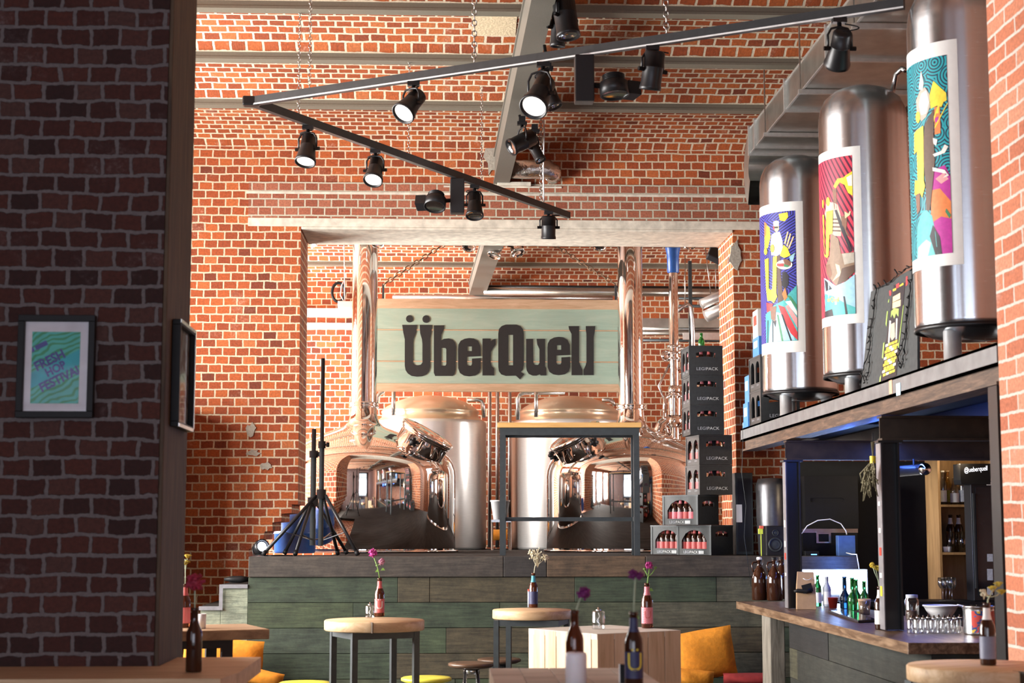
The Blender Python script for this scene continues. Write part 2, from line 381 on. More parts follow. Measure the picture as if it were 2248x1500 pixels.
LHALL,LREAR,LREARR,LFRONT,LBLUE,LBAR,EXPO,LSIDE=500,950,150,150,34,16,0.62,40
# ================================================================ SETTING
def fxz(Y): return lambda u,v,w: Vector((u,Y+w,v))
def fyz(X,s=1): return lambda u,v,w: Vector((X+s*w,u,v))
XL,XR=-5.2,6.2
b=MB().box((XL-.3,-4.3,-.1),(XR+.3,21,0)); structure(b.build('floor',m_floor))
# back wall with the wide opening and its broken brick edge
op=[(-.9,1.38),(2.70,1.38),(2.70,4.43),(-1.315,4.43),(-1.305,1.885),(-1.36,1.885),(-1.36,1.808),(-1.45,1.80),(-1.45,1.731),(-1.53,1.722),(-1.53,1.645),(-1.60,1.64),(-1.61,1.566),(-1.68,1.56),(-1.69,1.49),(-1.74,1.485),(-1.74,1.38)]
b=MB().plate([(XL,0),(XR,0),(XR,5.35),(XL,5.35)],[op],.8,fxz(15.0)); structure(b.build('wall_back',m_brick))
b=MB().box((XL,20.5,0),(XR,20.8,5.2)); structure(b.build('wall_rear',m_brick))
def win_wall(name,X,t,y0,y1,z1,wins,mt):
    b=MB().plate([(y0,0),(y1,0),(y1,z1),(y0,z1)],[[(a,c),(bb,c),(bb,d),(a,d)] for a,bb,c,d in wins],t,fyz(X))
    return structure(b.build(name,mt))
HW=[(7.75,9.35,1.1,4.2),(9.95,11.55,1.1,4.2),(12.0,13.5,1.1,4.2)]
RW=[(16.2,17.9,1.7,4.4),(18.4,20.1,1.7,4.4)]
LW=[(-2.6,-.8,1.2,4.6),(-.2,1.6,1.2,4.6)]
win_wall('wall_left',XL-.3,.3,-4,15,5.35,HW+LW,m_brick)
win_wall('wall_rear_left',XL-.3,.3,15.8,20.5,5.2,RW,m_brick)
win_wall('wall_rear_right',XR,.3,15.8,20.5,5.2,[(16.4,17.9,2.2,4.2)],m_brick)
structure(MB().box((XR,7.0,0),(XR+.3,15,5.35)).build('wall_right_far',m_brick_right))
structure(MB().box((2.45,-4,0),(2.78,7.1,5.35)).build('wall_right',m_brick_right))
structure(MB().box((2.78,6.95,0),(XR,7.1,5.35)).build('wall_right_return',m_brick_right))
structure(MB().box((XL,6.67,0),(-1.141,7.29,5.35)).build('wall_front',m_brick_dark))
b=MB().box((-1.140,6.672,0),(-1.122,7.0,5.35)); b.box((-1.140,7.003,0),(-1.124,7.288,5.35)); o=b.build('trim_1',m_oldwood,bevel=.004); structure(o)
FW=(-4.8,1.8,.5,4.6)
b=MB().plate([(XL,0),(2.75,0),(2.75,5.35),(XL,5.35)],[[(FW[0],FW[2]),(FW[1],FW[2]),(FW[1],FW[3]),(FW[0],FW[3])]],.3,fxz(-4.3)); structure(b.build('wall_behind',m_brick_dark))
def window(n,o0,o1,horiz,pos):
    """frame with mullions, panes left to the light outside; horiz: along y (left walls) or x"""
    b=MB(); (a,c),(bb,d)=o0,o1; w=.06
    def seg(u0,v0,u1,v1):
        if horiz=='y': b.box((pos,u0,v0),(pos+.07,u1,v1))
        else: b.box((u0,pos,v0),(u1,pos+.07,v1))
    seg(a,c,a+w,d);seg(bb-w,c,bb,d);seg(a,c,bb,c+w);seg(a,d-w,bb,d)
    for k in (1,2): u=a+(bb-a)*k/3; seg(u-.02,c,u+.02,d)
    for k in range(1,5): v=c+(d-c)*k/5; seg(a,v-.018,bb,v+.018)
    return structure(b.build('window_%d'%n,m_black))
k=1
for q in HW+RW+LW: window(k,(q[0],q[2]),(q[1],q[3]),'y',XL-.2); k+=1
window(k,(16.4,2.2),(17.9,4.2),'y',XR+.1); k+=1
window(k,(FW[0],FW[2]),(FW[1],FW[3]),'x',-4.2)
# ceilings: brick jack arches between steel joists
def vz(Y,a,c,zs,r): q=(2*(Y-(a+c)/2)/(c-a)); return zs+r*(1-q*q)
def vault(b,a,c,zs,r,x0,x1,n=14):
    ys=[a+(c-a)*i/n for i in range(n+1)]; arc=0; rows=[]
    for i,y in enumerate(ys):
        z=vz(y,a,c,zs,r)
        if i: arc+=math.hypot(y-ys[i-1],z-pz)
        pz=z; rows.append((y,z,arc))
    vs=[];fs=[]; i0=len(b.v); f0=len(b.f)
    tot=rows[-1][2]; v0=math.ceil(tot/.077)*.077-tot   # full courses end at the far springing
    def vm(s):
        e=tot-s
        return -(e*.077/.125) if e<.125 else -(e-.125)-.077
    for y,z,s in rows: vs += [(x0,y,z),(x1,y,z)]
    for i in range(n): fs.append((2*i,2*i+2,2*i+3,2*i+1))
    b.add(vs,fs,0,True)
    for i in range(n):
        s0,s1=vm(rows[i][2]),vm(rows[i+1][2])
        b.uv[f0+i]=[(x0,s0),(x0,s1),(x1,s1),(x1,s0)]
JY=[6.9,8.2,9.5,10.8,12.0,13.35]; ZS=5.19
b=MB()
for a,c in zip(JY,JY[1:]): vault(b,a+.05,c-.05,ZS,.17,XL,XR)
vault(b,13.40,15.0,ZS,.19,XL,XR)
b.box((XL,-4,5.36),(XR,6.9,5.5)); b.box((XL,6.9,5.45),(XR,15,5.55))
structure(b.build('ceiling',m_vault))
b=MB(); RJ=[16.3,17.72,19.2]; ZR=4.80
for a,c in ((15.8,16.3),(16.3,17.72),(17.72,19.2),(19.2,20.5)): vault(b,a+.05,c-.05,ZR,.16,XL,XR)
b.box((XL,15.8,5.0),(XR,20.5,5.1)); structure(b.build('ceiling_rear',m_vault))
def joist(Y,zb,lab,h=.09,mt=m_joist):
    b=MB(); b.box((XL,Y-.055,zb),(XR,Y+.055,zb+.018)); b.box((XL,Y-.012,zb+.018),(XR,Y+.012,zb+.3)); b.box((XL,Y-.05,zb+.018),(XR,Y+.05,zb+h))
    o=b.build('ceiling_joist',mt); tag(o,lab,'beam','steel joists across the brick ceiling')
joist(13.35,5.135,'grey steel joist across the brick vaults, the one nearest the back wall')
joist(12.0,5.135,'grey steel joist across the brick vaults, second from the back wall')
joist(10.8,5.135,'grey steel joist at the top of the picture, third from the back wall')
for Y in (9.5,8.2): joist(Y,5.135,'grey steel joist overhead, out of the picture')
joist(19.2,4.755,'thin grey joist of the rear room ceiling, close above the hanging sign')
joist(17.72,4.755,'thin grey joist of the rear room ceiling, just under the concrete lintel')
joist(16.3,4.755,'thin grey joist of the rear room ceiling hidden behind the lintel')
# deep girders
def girder(p0,p1,w,zb,zt,lab):
    b=MB(); p0=Vector((*p0,0));p1=Vector((*p1,0)); d=(p1-p0).normalized(); n=Vector((d.y,-d.x,0))
    def seg(a0,a1,z0,z1):
        vs=[p0+n*a0,p0+n*a1,p1+n*a1,p1+n*a0]; vv=[q+Vector((0,0,z0)) for q in vs]+[q+Vector((0,0,z1)) for q in vs]
        b.add(vv,[(0,3,2,1),(4,5,6,7),(0,1,5,4),(1,2,6,5),(2,3,7,6),(3,0,4,7)])
    seg(0,w,zb,zb+.022); seg(.012,w-.012,zb+.022,zt); seg(0,w,zt-.02,zt)
    o=b.build('ceiling_girder',m_girder); tag(o,lab,'beam')
girder((.56,7.0),(.463,14.99),.148,4.855,5.134,'deep grey steel girder running towards the back wall under the brick vaults')
girder((.44,15.85),(.318,20.49),.20,4.56,4.753,'deep grey girder in the rear room above the mint sign')
# trims on the back wall: lintel, newer brick, patches
b=MB()
b.box((-1.80,14.985,4.44),(3.06,15.0,4.52)); b.box((-1.31,14.985,4.415),(2.70,15.8,4.44)); structure(b.build('trim_2',m_conc,bevel=.006))
b=MB().box((-1.80,14.992,4.52),(3.08,15.0,4.86)); structure(b.build('trim_3',m_brick_new))
b=MB().box((-1.82,14.984,4.745),(3.08,14.999,4.768)); b.box((-.0,14.984,4.82),(1.1,14.999,4.835)); structure(b.build('trim_4',m_conc))
def blob(cx,cz,rx,rz,seed):
    rd=random.Random(seed); return [(cx+rx*(1+.35*rd.uniform(-1,1))*math.cos(a),cz+rz*(1+.35*rd.uniform(-1,1))*math.sin(a)) for a in [2*math.pi*i/14 for i in range(14)]]
b=MB()
for px,py,rx,rz,sd in ((551,945,.045,.065,1),(556,995,.055,.03,2),(585,1024,.05,.035,3),(1614,560,.06,.12,4),(1085,345,.10,.17,5)):
    c=aY(px,py,15); b.plate(blob(c.x,c.z,rx,rz,sd),[],.01,fxz(14.988))
structure(b.build('trim_5',m_cement))
# plaster patch on the vault beside the girder
a=aY(1036,60,11.6); c=aY(1128,60,11.6)
b=MB(); ys=[11.44+.046*i for i in range(8)]; vs=[];fs=[]
for i,y in enumerate(ys): vs+= [(a.x+.012*math.sin(i*2.1),y,vz(y,10.85,11.95,ZS,.17)-.006),(c.x+.02,y,vz(y,10.85,11.95,ZS,.17)-.006)]
for i in range(7): fs.append((2*i,2*i+2,2*i+3,2*i+1))
b.add(vs,fs); structure(b.build('trim_6',m_plaster))
# ================================================================ STAGE
ST=1.43; SF=13.8; SX0,SX1=-1.60,3.50
root=thing('stage',(1,SF,0),'long raised stage clad in green weathered boards with a dark timber edge','stage')
b=MB().box((SX0+.02,SF+.05,ST-.05),(SX1,14.998,ST)); b.box((-1.0,14.998,ST-.04),(2.69,20.4,ST-.001)); b.build('deck',m_deck,root)
b=MB(); xs=[SX0,.525,.715,1.20,2.0,SX1]
xs=[SX0]+[aY(px,1240,SF).x for px in (1105,1200,1417)]+[SX1]
for x0,x1 in zip(xs,xs[1:]): b.box((x0+.001,SF-.02,ST-.165),(x1-.001,SF+.12,ST+.006))
b.build('edge_timber',m_stage_edge,root,bevel=.006)
b=MB(); zt=ST-.168; rows=[[873,943,1262,1573],[776,1097,1420],[920,980,1330,1690],[870,1120,1500],[700,1000,1400]]
h=.2085
for i,r in enumerate(rows):
    z1=zt-i*h; z0=z1-h+.004; yy=1165+ (1.65-z0)*262
    xs=[SX0]+[aY(px,1300,SF).x for px in r]+[SX1]
    for x0,x1 in zip(xs,xs[1:]): b.box((x0+.001,SF+random.uniform(0,.006),z0),(x1-.0015,SF+.04,z1))
b.build('front_boards',m_stage,root,bevel=.0025)
b=MB(); b.box((SX0+.01,SF+.04,0),(SX1,SF+.06,ST-.06)); b.build('backing',m_black,root)
# steps
root=thing('stage_steps',(-1.9,14.3,0),'pale green wooden steps with grey trim beside the stage','steps')
s1=aY(485,1284,SF); s2=aY(440,1332,SF)
b=MB(); b.box((s1.x,SF+.01,0),(SX0-.004,14.99,s1.z-.02)); b.box((s2.x,SF+.01,0),(s1.x-.003,14.99,s2.z-.02)); b.build('carcass',m_step,root)
b=MB(); b.box((s1.x-.01,SF-.005,s1.z-.02),(SX0-.003,14.99,s1.z)); b.box((s2.x-.01,SF-.005,s2.z-.02),(s1.x-.012,14.99,s2.z)); b.build('tread',m_deck,root)
b=MB(); b.box((s1.x-.012,SF-.012,s1.z-.03),(SX0-.003,SF-.006,s1.z+.002)); b.box((s1.x-.012,SF-.012,s2.z-.03),(s1.x+.018,SF-.006,s1.z-.03)); b.box((s2.x-.012,SF-.012,s2.z-.03),(s1.x-.012,SF-.006,s2.z+.002)); b.build('edge_strip',m_stepm,root)
# bench in front of the stage
root=thing('bench',(1,13.5,0),'low dark bench along the foot of the green stage front','bench')
b=MB().box((-1.6,13.25,.33),(2.86,13.775,.385)); b.build('seat',m_deck,root)
b=MB(); b.box((-1.5,13.4,0),(2.8,13.7,.33)); b.build('base',m_black,root)

root=thing('black_cabinet',(-2.6,14.6,0),'tall black cabinet against the back wall, only its edge showing past the dark pier','cabinet')
MB().box((-3.3,14.25,.002),(-2.325,14.97,2.74)).build('carcass',m_black,root,bevel=.006); b=MB(); b.box((-3.28,14.238,.06),(-2.35,14.2485,2.70)); b.build('door',m_blackm,root)
# ================================================================ TRACK LIGHTING
ZT=4.405
c0=aZ(552,223,ZT); c1=aZ(1985,8,ZT); c2=aZ(1248,473,ZT); c1=c0+(c1-c0)*1.0
root=thing('track_rail',c0,'two black lighting rails joined in a sharp corner, hung on chains under the brick ceiling','lighting rail')
def rail(p,q,nm):
    b=MB(); b.bar(p,q,.04,.055); b.build(nm,m_rail,root)
    d=(q-p).normalized(); n=Vector((d.y,-d.x,0)); 
    e=MB(); off=n*(.021 if n.y<0 else -.021)-Vector((0,0,.0235)); e.bar(p+off,q+off,.003,.009); return e
e=rail(c0,c1,'long_rail'); e.build('pale_edge',m_railw,root)
rail(c0,c2,'short_rail')
b=MB(); b.cbox(c0,(.11,.075,.062),0); b.build('corner_joint',m_blackm,root,bevel=.01)
def frame_to(d):
    return Vector(d).normalized().to_track_quat('Z','Y').to_matrix().to_4x4()
def cable(p,q,sag,n=10,side=Vector((0,0,0))):
    p=Vector(p);q=Vector(q); return [p.lerp(q,i/n)+(Vector((0,0,-sag))+side)*(4*(i/n)*(1-i/n)) for i in range(n+1)]
def spot(loc,d,lab,r=.07,L=.2,lit=True,drop=.13,hm=None,off=(0,0),flare=True,grp='spotlights'):
    """adapter, yoke, flared housing, lens and a cable loop; the lens looks along d"""
    hm=hm or m_blackm
    loc=Vector(loc); root=thing('spotlight',loc,lab,'spotlight')
    b=MB().cbox(loc+Vector((0,0,-.013)),(.075,.045,.024)); b.cyl(loc+Vector((0,0,-.025)),loc+Vector((0,0,-.045)),.012); b.build('adapter',m_blackm,root)
    c=loc+Vector((off[0],off[1],-drop)); d=Vector(d).normalized()
    sx=d.cross(Vector((0,0,1))); sx=sx.normalized() if sx.length>.1 else Vector((1,0,0))
    Mh=Matrix.Translation(c)@frame_to(d)
    rb=r*.72 if flare else r*.95
    pr=[(0,-L*.5),(rb*.8,-L*.5),(rb,-L*.44),(rb,-L*.1),(rb*1.02,-L*.1),(rb*1.02,-L*.07),(rb,-L*.05),(r*.93,L*.35),(r,L*.42),(r,L*.5),(r*.9,L*.5),(r*.84,L*.42),(0,L*.36)]
    b=MB().lathe(pr,24,0,Mh); h=b.build('housing',hm,root)
    for s in(-1,1): MB().cyl(c+sx*(s*rb*.98),c+sx*(s*(rb+.035)),.012,n=10).build('side_knob',m_blackm,h)
    MB().lathe([(0,L*.39),(r*.6,L*.405),(r*.82,L*.44)],24,0,Mh).build('lens',m_lens if lit else m_lensoff,root)
    t=loc+Vector((0,0,-.04)); w=rb+.012
    b=MB().tube([c-sx*w,c-sx*w+Vector((0,0,drop*.45)),c-sx*w*.7+Vector((0,0,drop*.66)),t.lerp(c+Vector((0,0,drop*.7)),.6),c+sx*w*.7+Vector((0,0,drop*.66)),c+sx*w+Vector((0,0,drop*.45)),c+sx*w],.007,6); b.build('yoke',m_blackm,root)
    b=MB().tube(cable(loc+Vector((.03,0,-.03)),c-d*(L*.5),.0,10,sx*.08),.004,6); b.build('cable',m_black,root)
    return root
def boxspot(loc,lab,side,d=(0,-.3,-1)):
    loc=Vector(loc); root=thing('spotlight',loc,lab,'spotlight')
    b=MB().box(loc+Vector((-.055,-.05,-.275)),loc+Vector((.055,.05,-.001))); b.build('gear_box',m_blackm,root,bevel=.006)
    c=loc+Vector((side*.17,-.03,-.185)); d=Vector(d).normalized(); Mh=Matrix.Translation(c)@frame_to(d)
    b=MB().lathe([(0,-.075),(.045,-.07),(.05,-.04),(.085,-.02),(.085,.055),(.078,.055),(.07,.03),(0,.025)],20,0,Mh)
    for q in range(5): b.lathe([(.05,-.066+q*.009),(.066,-.066+q*.009),(.066,-.062+q*.009),(.05,-.062+q*.009)],16,0,Mh)
    b.box((side*.07,-.05,-.03),(side*.15,.05,.05),0,Mh); b.cyl(loc+Vector((side*.056,0,-.17)),c,.016,n=10)
    b.build('housing',m_blackm,root)
    MB().lathe([(0,.034),(.07,.045)],20,0,Mh).build('lens',m_lensoff,root)
    return root
def along(p,q,px):
    lo,hi=0,1
    for _ in range(40):
        m=(lo+hi)/2; P=p.lerp(q,m)-CAM; x=1124+FPX*P.dot(CR)/P.dot(CF)
        if x<px: lo=m
        else: hi=m
    return p.lerp(q,lo)+Vector((0,0,-.0285))
LR=lambda px: along(c0,c1,px)
SR=lambda px: along(c0,c2,px)
spot(LR(908),(-.38,-.42,-.6),'black flared spotlight with a glowing lens on the long rail, nearest the rail corner',.075,.21,drop=.14,off=(-.015,0))
spot(LR(1192),(-.32,-.6,-.75),'large black flared spotlight on the long rail, its glowing lens in front of the girder',.085,.27,drop=.195,off=(-.02,-.01))
boxspot(LR(1282),'black spotlight with a square gear box on the long rail, beyond the girder',1,(.05,-.12,-1))
spot(LR(1432),(-.12,.25,-1),'black cylindrical spotlight pointing down from the long rail, between gear box light and duct',.062,.22,False,.14,flare=False)
spot(LR(1842),(.0,.75,-.66),'black spotlight turned towards the back wall on the long rail, beside the duct',.072,.21,False,.165)
spot(SR(676),(-.1,-.35,-.9),'black spotlight with a glowing lens on the short rail, nearest the rail corner',.072,.22,drop=.16)
spot(SR(824),(-.12,-.5,-.8),'black spotlight with a glowing lens at the middle of the short rail',.072,.21,drop=.15)
boxspot(SR(1004),'black spotlight with a square gear box on the short rail',-1,(-.1,-.45,-1))
spot(SR(1042),(.0,-.35,-.9),'black spotlight with a yoke beside the gear box light on the short rail',.072,.21,False,.16)
spot(SR(1204),(.0,.2,-1),'small dark spotlight near the free end of the short rail, above the lintel',.065,.2,False,.14,flare=False)
# lamps clamped to the girder flange
def clampspot(px,py,Y,d,lab,r,L,flare=False,lit=False,hm=None):
    h=aY(px,py,Y); d=Vector(d).normalized()
    root=spot(h+Vector((0,0,.16)),d,lab,r,L,lit,.16,hm,flare=flare)
    b=MB(); p=h+Vector((0,0,.161)); q=Vector((p.x-.02,p.y,4.85)); 
    if q.z>p.z+.02: b.cyl(p,q-Vector((0,0,.003)),.011,n=8)
    b.cbox(p+Vector((0,0,.02)),(.05,.05,.04)); b.build('clamp',m_blackm,root)
    return root
clampspot(1242,38,9.75,(.12,-.12,-1),'big black stage lamp hanging beside the girder at the top edge',.075,.26)
clampspot(1226,62,10.2,(-.05,.1,-1),'slim black stage lamp behind the big one beside the girder',.05,.24)
clampspot(1202,198,10.55,(.35,-.15,-.9),'black stage lamp half hidden behind the large glowing spotlight',.055,.26)
clampspot(1146,312,12.4,(-.75,-.3,-.45),'ribbed black stage lamp aimed sideways below the girder, with yellow tape',.07,.22)
clampspot(1174,328,12.75,(.4,-.3,-.85),'slim black stage lamp under the ribbed one by the foil pipe',.045,.23)
# chains
def chain(p,q,lab,r=.0035,l=.036,mt=None,grp=None):
    p=Vector(p);q=Vector(q); D=q-p; n=max(2,int(D.length/(l*.78))); d=D.normalized()
    a=d.cross(Vector((0,1,0))).normalized(); c=d.cross(a); b=MB(); st=D/n; hl=D.length/n*.64; w=l*.3
    for i in range(n):
        o=p+st*(i+.5); s=a if i%2 else c
        b.tube([o+d*hl,o+d*(hl*.5)+s*w,o-d*(hl*.5)+s*w,o-d*hl,o-d*(hl*.5)-s*w,o+d*(hl*.5)-s*w],r,4,0,True)
    o=b.build('hanging_chain',mt or m_chain); return tag(o,lab,'chain',grp)
def up(p,z=5.28): return Vector((p.x,p.y,z))
for f,px,l in ((SR,655,'thin chain holding the short rail close to the rail corner'),(LR,679,'thin chain holding the long rail close to the rail corner'),
    (SR,897,'thin chain between the first lamps, down to the short rail'),(LR,1041,'thick bright chain down to the long rail beside the plaster patch'),
    (SR,1057,'thin chain running down past the girder to the short rail'),(LR,1463,'bright chain down to the long rail near the cylindrical lamp')):
    p=f(px)+Vector((0,0,.058)); chain(p,up(p,5.2),l,.0042 if px in(1041,1463) else .0025,.042 if px in (1041,1463) else .030)
p=SR(1188)+Vector((0,0,.058)); chain(p,up(p,5.15),'chain with a white power cable near the free end of the short rail',.004,.04)
p2=p+Vector((.022,-.022,0)); b=MB().tube([p2,p2+Vector((-.004,0,.25)),p2+Vector((.004,0,.6)),up(p2,5.15)],.007,6); tag(b.build('power_cable',m_white),'white power cable beside the chain at the free end of the short rail','cable')
# foil pipe in its niche
a=aY(1118,372,14.86); c=aY(1215,372,14.86)
root=thing('foil_pipe',a,'short crinkled silver foil pipe in the back wall beside the girder foot','pipe')
b=MB(); pts=[a+Vector((-.0,0,0)),a.lerp(c,.5),c+Vector((-.05,0,0)),c+Vector((-.01,0,-.03)),c+Vector((0,.1,-.04))]
b.tube(pts,[.085,.09,.092,.088,.08],14); b.build('sleeve',m_foil,root)
a=aY(1092,402,14.93); c=aY(1166,398,14.93); b=MB().box((a.x,14.93,a.z-.02),(c.x,14.985,a.z+.015)); tag(b.build('wall_ledge',m_conc,bevel=.005),'small pale ledge on the wall under the foil pipe','ledge')
# ================================================================ DUCT
DX,DZ0,DZ1,DW=2.5,4.706,4.912,.85
root=thing('ventilation_duct',(DX,10,DZ0),'rectangular galvanised ventilation duct with flanges above the steel tanks, curving down at its far end','duct')
b=MB().box((DX,6.0,DZ0),(DX+DW,13.0,DZ1))
zc=(DZ0+DZ1)/2; h=(DZ1-DZ0)/2; Rb=.22; n=18; vs=[];fs=[]
for i in range(n+1):
    t=R_(150)*i/n; cy=13.0+Rb*math.sin(t); cz=zc-Rb*(1-math.cos(t)); ny,nz=math.sin(t),math.cos(t)
    for x in (DX,DX+DW):
        for s in (-1,1): vs.append((x,cy+s*h*ny,cz+s*h*nz))
for i in range(n):
    a=4*i;c=a+4; fs+=[(a,a+1,c+1,c),(a+2,c+2,c+3,a+3),(a,c,c+2,a+2),(a+1,a+3,c+3,c+1)]
b.add(vs,fs); b.build('duct_body',m_galv,root)
b=MB()
for Y in (7.4,9.0,10.3,11.6,12.75,13.0): 
    b.box((DX-.022,Y-.012,DZ0-.022),(DX+DW+.02,Y+.012,DZ1+.02))
for z in(DZ0-.004,DZ1-.004): b.box((DX-.008,6,z),(DX+.006,13,z+.008))
b.build('flange',m_galv2,root)
for Y in (9.55,11.05,12.3): 
    b=MB(); b.cyl((DX-.02,Y,DZ0-.03),(DX-.02,Y,5.2),.006,n=8); b.box((DX-.035,Y-.015,DZ0-.035),(DX+DW,Y+.015,DZ0-.005)); b.build('hanger',m_galv2,root)
# ================================================================ MEZZANINE
BX,MZ=2.45,2.478
root=thing('mezzanine_frame',(BX,7.2,0),'steel mezzanine over the bar with a blue-grey channel edge and black columns','mezzanine')
b=MB(); b.box((BX,7.12,2.375),(BX+.012,13.38,MZ)); b.box((BX,7.12,MZ-.014),(BX+.10,13.38,MZ)); b.box((BX,7.12,2.375),(BX+.07,13.38,2.39)); b.build('edge_channel',m_beam,root)
b=MB(); b.box((BX+.02,7.12,2.30),(BX+.035,13.3,2.375)); b.box((BX-.005,7.12,2.292),(BX+.12,13.3,2.306)); b.build('lower_beam',m_beamr,root)
b=MB().box((BX+.10,7.12,2.40),(XR-.01,13.38,MZ-.004)); b.box((3.1,13.38,2.40),(XR-.01,14.89,MZ-.004)); b.build('platform',m_black,root)
def hbeam_x(Y,z0,z1,x0,x1):
    b=MB(); b.box((x0,Y-.05,z0),(x1,Y+.05,z0+.012)); b.box((x0,Y-.05,z1-.012),(x1,Y+.05,z1)); b.box((x0,Y-.006,z0+.012),(x1,Y+.006,z1-.012)); return b
m_brownbeam=M('dark_rusty_beam',(.045,.030,.02),.55,.3,.3,12)
CY=(11.65,9.1,7.2)
for Y in CY[:2]: hbeam_x(Y,2.15,2.288,BX,XR-.1).build('cross_beam',m_brownbeam,root)
for x in(3.2,4.0,5.0):
    b=MB(); b.box((x-.04,7.15,2.305),(x+.04,14.88,2.315)); b.box((x-.005,7.15,2.315),(x+.005,14.88,2.40)); b.build('joist',m_blackm,root)
cols=[]
for Y,zb in((CY[0],1.104),(CY[1],1.104)):
    b=MB(); x0,x1=BX-.005,BX+.095
    b.box((x0,Y-.05,zb),(x0+.010,Y+.05,2.148)); b.box((x1-.01,Y-.05,zb),(x1,Y+.05,2.148)); b.box((x0+.01,Y-.006,zb),(x1-.01,Y+.006,2.148)); b.box((x0-.02,Y-.06,2.136),(x1+.02,Y+.06,2.149))
    cols.append(b.build('column',m_blackm,root))
b=MB(); b.box((BX+.002,7.14,0),(BX+.012,7.26,2.29)); b.box((BX+.075,7.14,0),(BX+.085,7.26,2.29)); b.box((BX+.012,7.19,0),(BX+.075,7.2,2.29)); b.build('end_column',m_blackm,root)
m_plate=M('pale_steel_plate',(.30,.29,.31),.4,.5,.15,20)
stickc=[m_red,m_paper,m_tapey,m_paper,m_red]
for Y,ys in ((CY[0],[1150,1195,1222,1262]),(CY[1],[1105,1165,1212,1265,1300])):
    b=MB().box((BX-.011,Y-.049,1.106),(BX-.006,Y+.049,2.134)); pl=b.build('face_plate',m_plate,root)
    b=MB(); rd=random.Random(int(Y*10))
    for i,y in enumerate(ys):
        c=aX(1730 if Y>10 else 1947,y,BX-.0125); hh=rd.uniform(.010,.028)
        b.box((BX-.0135,Y-.02,c.z-hh),(BX-.0112,Y+.02,c.z+hh),(0,0,1,0,2)[i%5])
    b.build('sticker',[m_paper,m_red,m_tapey],pl)
c=aX(1955,851,BX-.003); b=MB(); b.box((BX-.003,c.y-.03,c.z-.035),(BX-.0005,c.y+.03,c.z+.04),0); c=aX(1973,856,BX); b.box((BX-.003,c.y-.04,c.z-.03),(BX-.0005,c.y+.04,c.z+.035),1)
b.build('sticker',[M('orange_sticker',(.8,.4,.25),.6),M('pale_blue_sticker',(.5,.7,.8),.6)],root)
# black walling behind the bar
b=MB(); b.box((3.15,14.90,0),(3.96,14.985,2.28)); b.box((3.96,14.9,0),(XR-.02,14.985,2.28)); structure(b.build('trim_7',m_darkwall))
# ================================================================ TANKS
TR=.28
def hit(c,R,px,py):
    d=ray(px,py); ox,oy=-c.x,-c.y; A=d.x*d.x+d.y*d.y; B=2*(d.x*ox+d.y*oy); C=ox*ox+oy*oy-R*R; q=B*B-4*A*C
    t=(-B-math.sqrt(max(q,0)))/(2*A); P=CAM+d*t
    return math.atan2(P.y-c.y,P.x-c.x)%(2*math.pi),P.z
def cyl_sheet(b,c,R,pts,m,step=R_(6)):
    """flat polygon in (angle,z) bent round the tank"""
    bm=bmesh.new(); vs=[bm.verts.new((a,z,0)) for a,z in pts]
    tr=tessellate_polygon([[Vector((a,z,0)) for a,z in pts]])
    for t in tr:
        try: bm.faces.new([vs[i] for i in t])
        except ValueError: pass
    a0=min(p[0] for p in pts); a1=max(p[0] for p in pts); k=math.ceil(a0/step)
    while k*step<a1:
        bmesh.ops.bisect_plane(bm,geom=bm.verts[:]+bm.edges[:]+bm.faces[:],plane_co=(k*step,0,0),plane_no=(1,0,0)); k+=1
    bm.verts.index_update(); f0=len(b.f)
    fs=[[v.index for v in f.verts] for f in bm.faces]; vv=[(v.co.x,v.co.y) for v in bm.verts]
    b.add([(c.x+R*math.cos(a),c.y+R*math.sin(a),z) for a,z in vv],fs,m,True)
    for i,f in enumerate(fs): b.uv[f0+i]=[(vv[j][0]*TR,vv[j][1]) for j in f]
    bm.free()
def art_mat(name,kind):
    m,t,b=nt(name); L=t.links; tc=node(t,'ShaderNodeTexCoord')
    if kind=='rings':
        v=node(t,'ShaderNodeTexVoronoi',Scale=9.0,voronoi_dimensions='2D'); L.new(tc.outputs['UV'],v.inputs['Vector'])
        f=math_(t,'FRACT',math_(t,'MULTIPLY',v.outputs['Distance'],7.0)); r=ramp(t,[(0,(.01,.02,.05)),(.42,(.02,.36,.42))],'CONSTANT')
    elif kind=='diag':
        mp=node(t,'ShaderNodeMapping'); mp.inputs['Rotation'].default_value=(0,0,R_(-28)); L.new(tc.outputs['UV'],mp.inputs[0])
        s=node(t,'ShaderNodeSeparateXYZ'); L.new(mp.outputs[0],s.inputs[0])
        f=math_(t,'FRACT',math_(t,'MULTIPLY',s.outputs[0],34.0)); r=ramp(t,[(0,(.09,.004,.03)),(.42,(.66,.045,.09))],'CONSTANT')
    else:
        v=node(t,'ShaderNodeTexVoronoi',Scale=7.0,voronoi_dimensions='2D',distance='CHEBYCHEV'); v.inputs['Randomness'].default_value=.6; L.new(tc.outputs['UV'],v.inputs['Vector'])
        sp=node(t,'ShaderNodeSeparateColor'); L.new(v.outputs['Color'],sp.inputs[0])
        ang=math_(t,'MULTIPLY',math_(t,'ROUND',math_(t,'MULTIPLY',sp.outputs[0],3.0)),1.047)
        s=node(t,'ShaderNodeSeparateXYZ'); L.new(tc.outputs['UV'],s.inputs[0])
        w=math_(t,'ADD',math_(t,'MULTIPLY',s.outputs[0],math_(t,'COSINE',ang)),math_(t,'MULTIPLY',s.outputs[1],math_(t,'SINE',ang)))
        f=math_(t,'FRACT',math_(t,'MULTIPLY',w,52.0)); r=ramp(t,[(0,(.008,.008,.05)),(.4,(.07,.07,.46))],'CONSTANT')
    L.new(f,r.inputs[0]); L.new(r.outputs[0],b.inputs['Base Color']); setp(b,Roughness=.45); return m
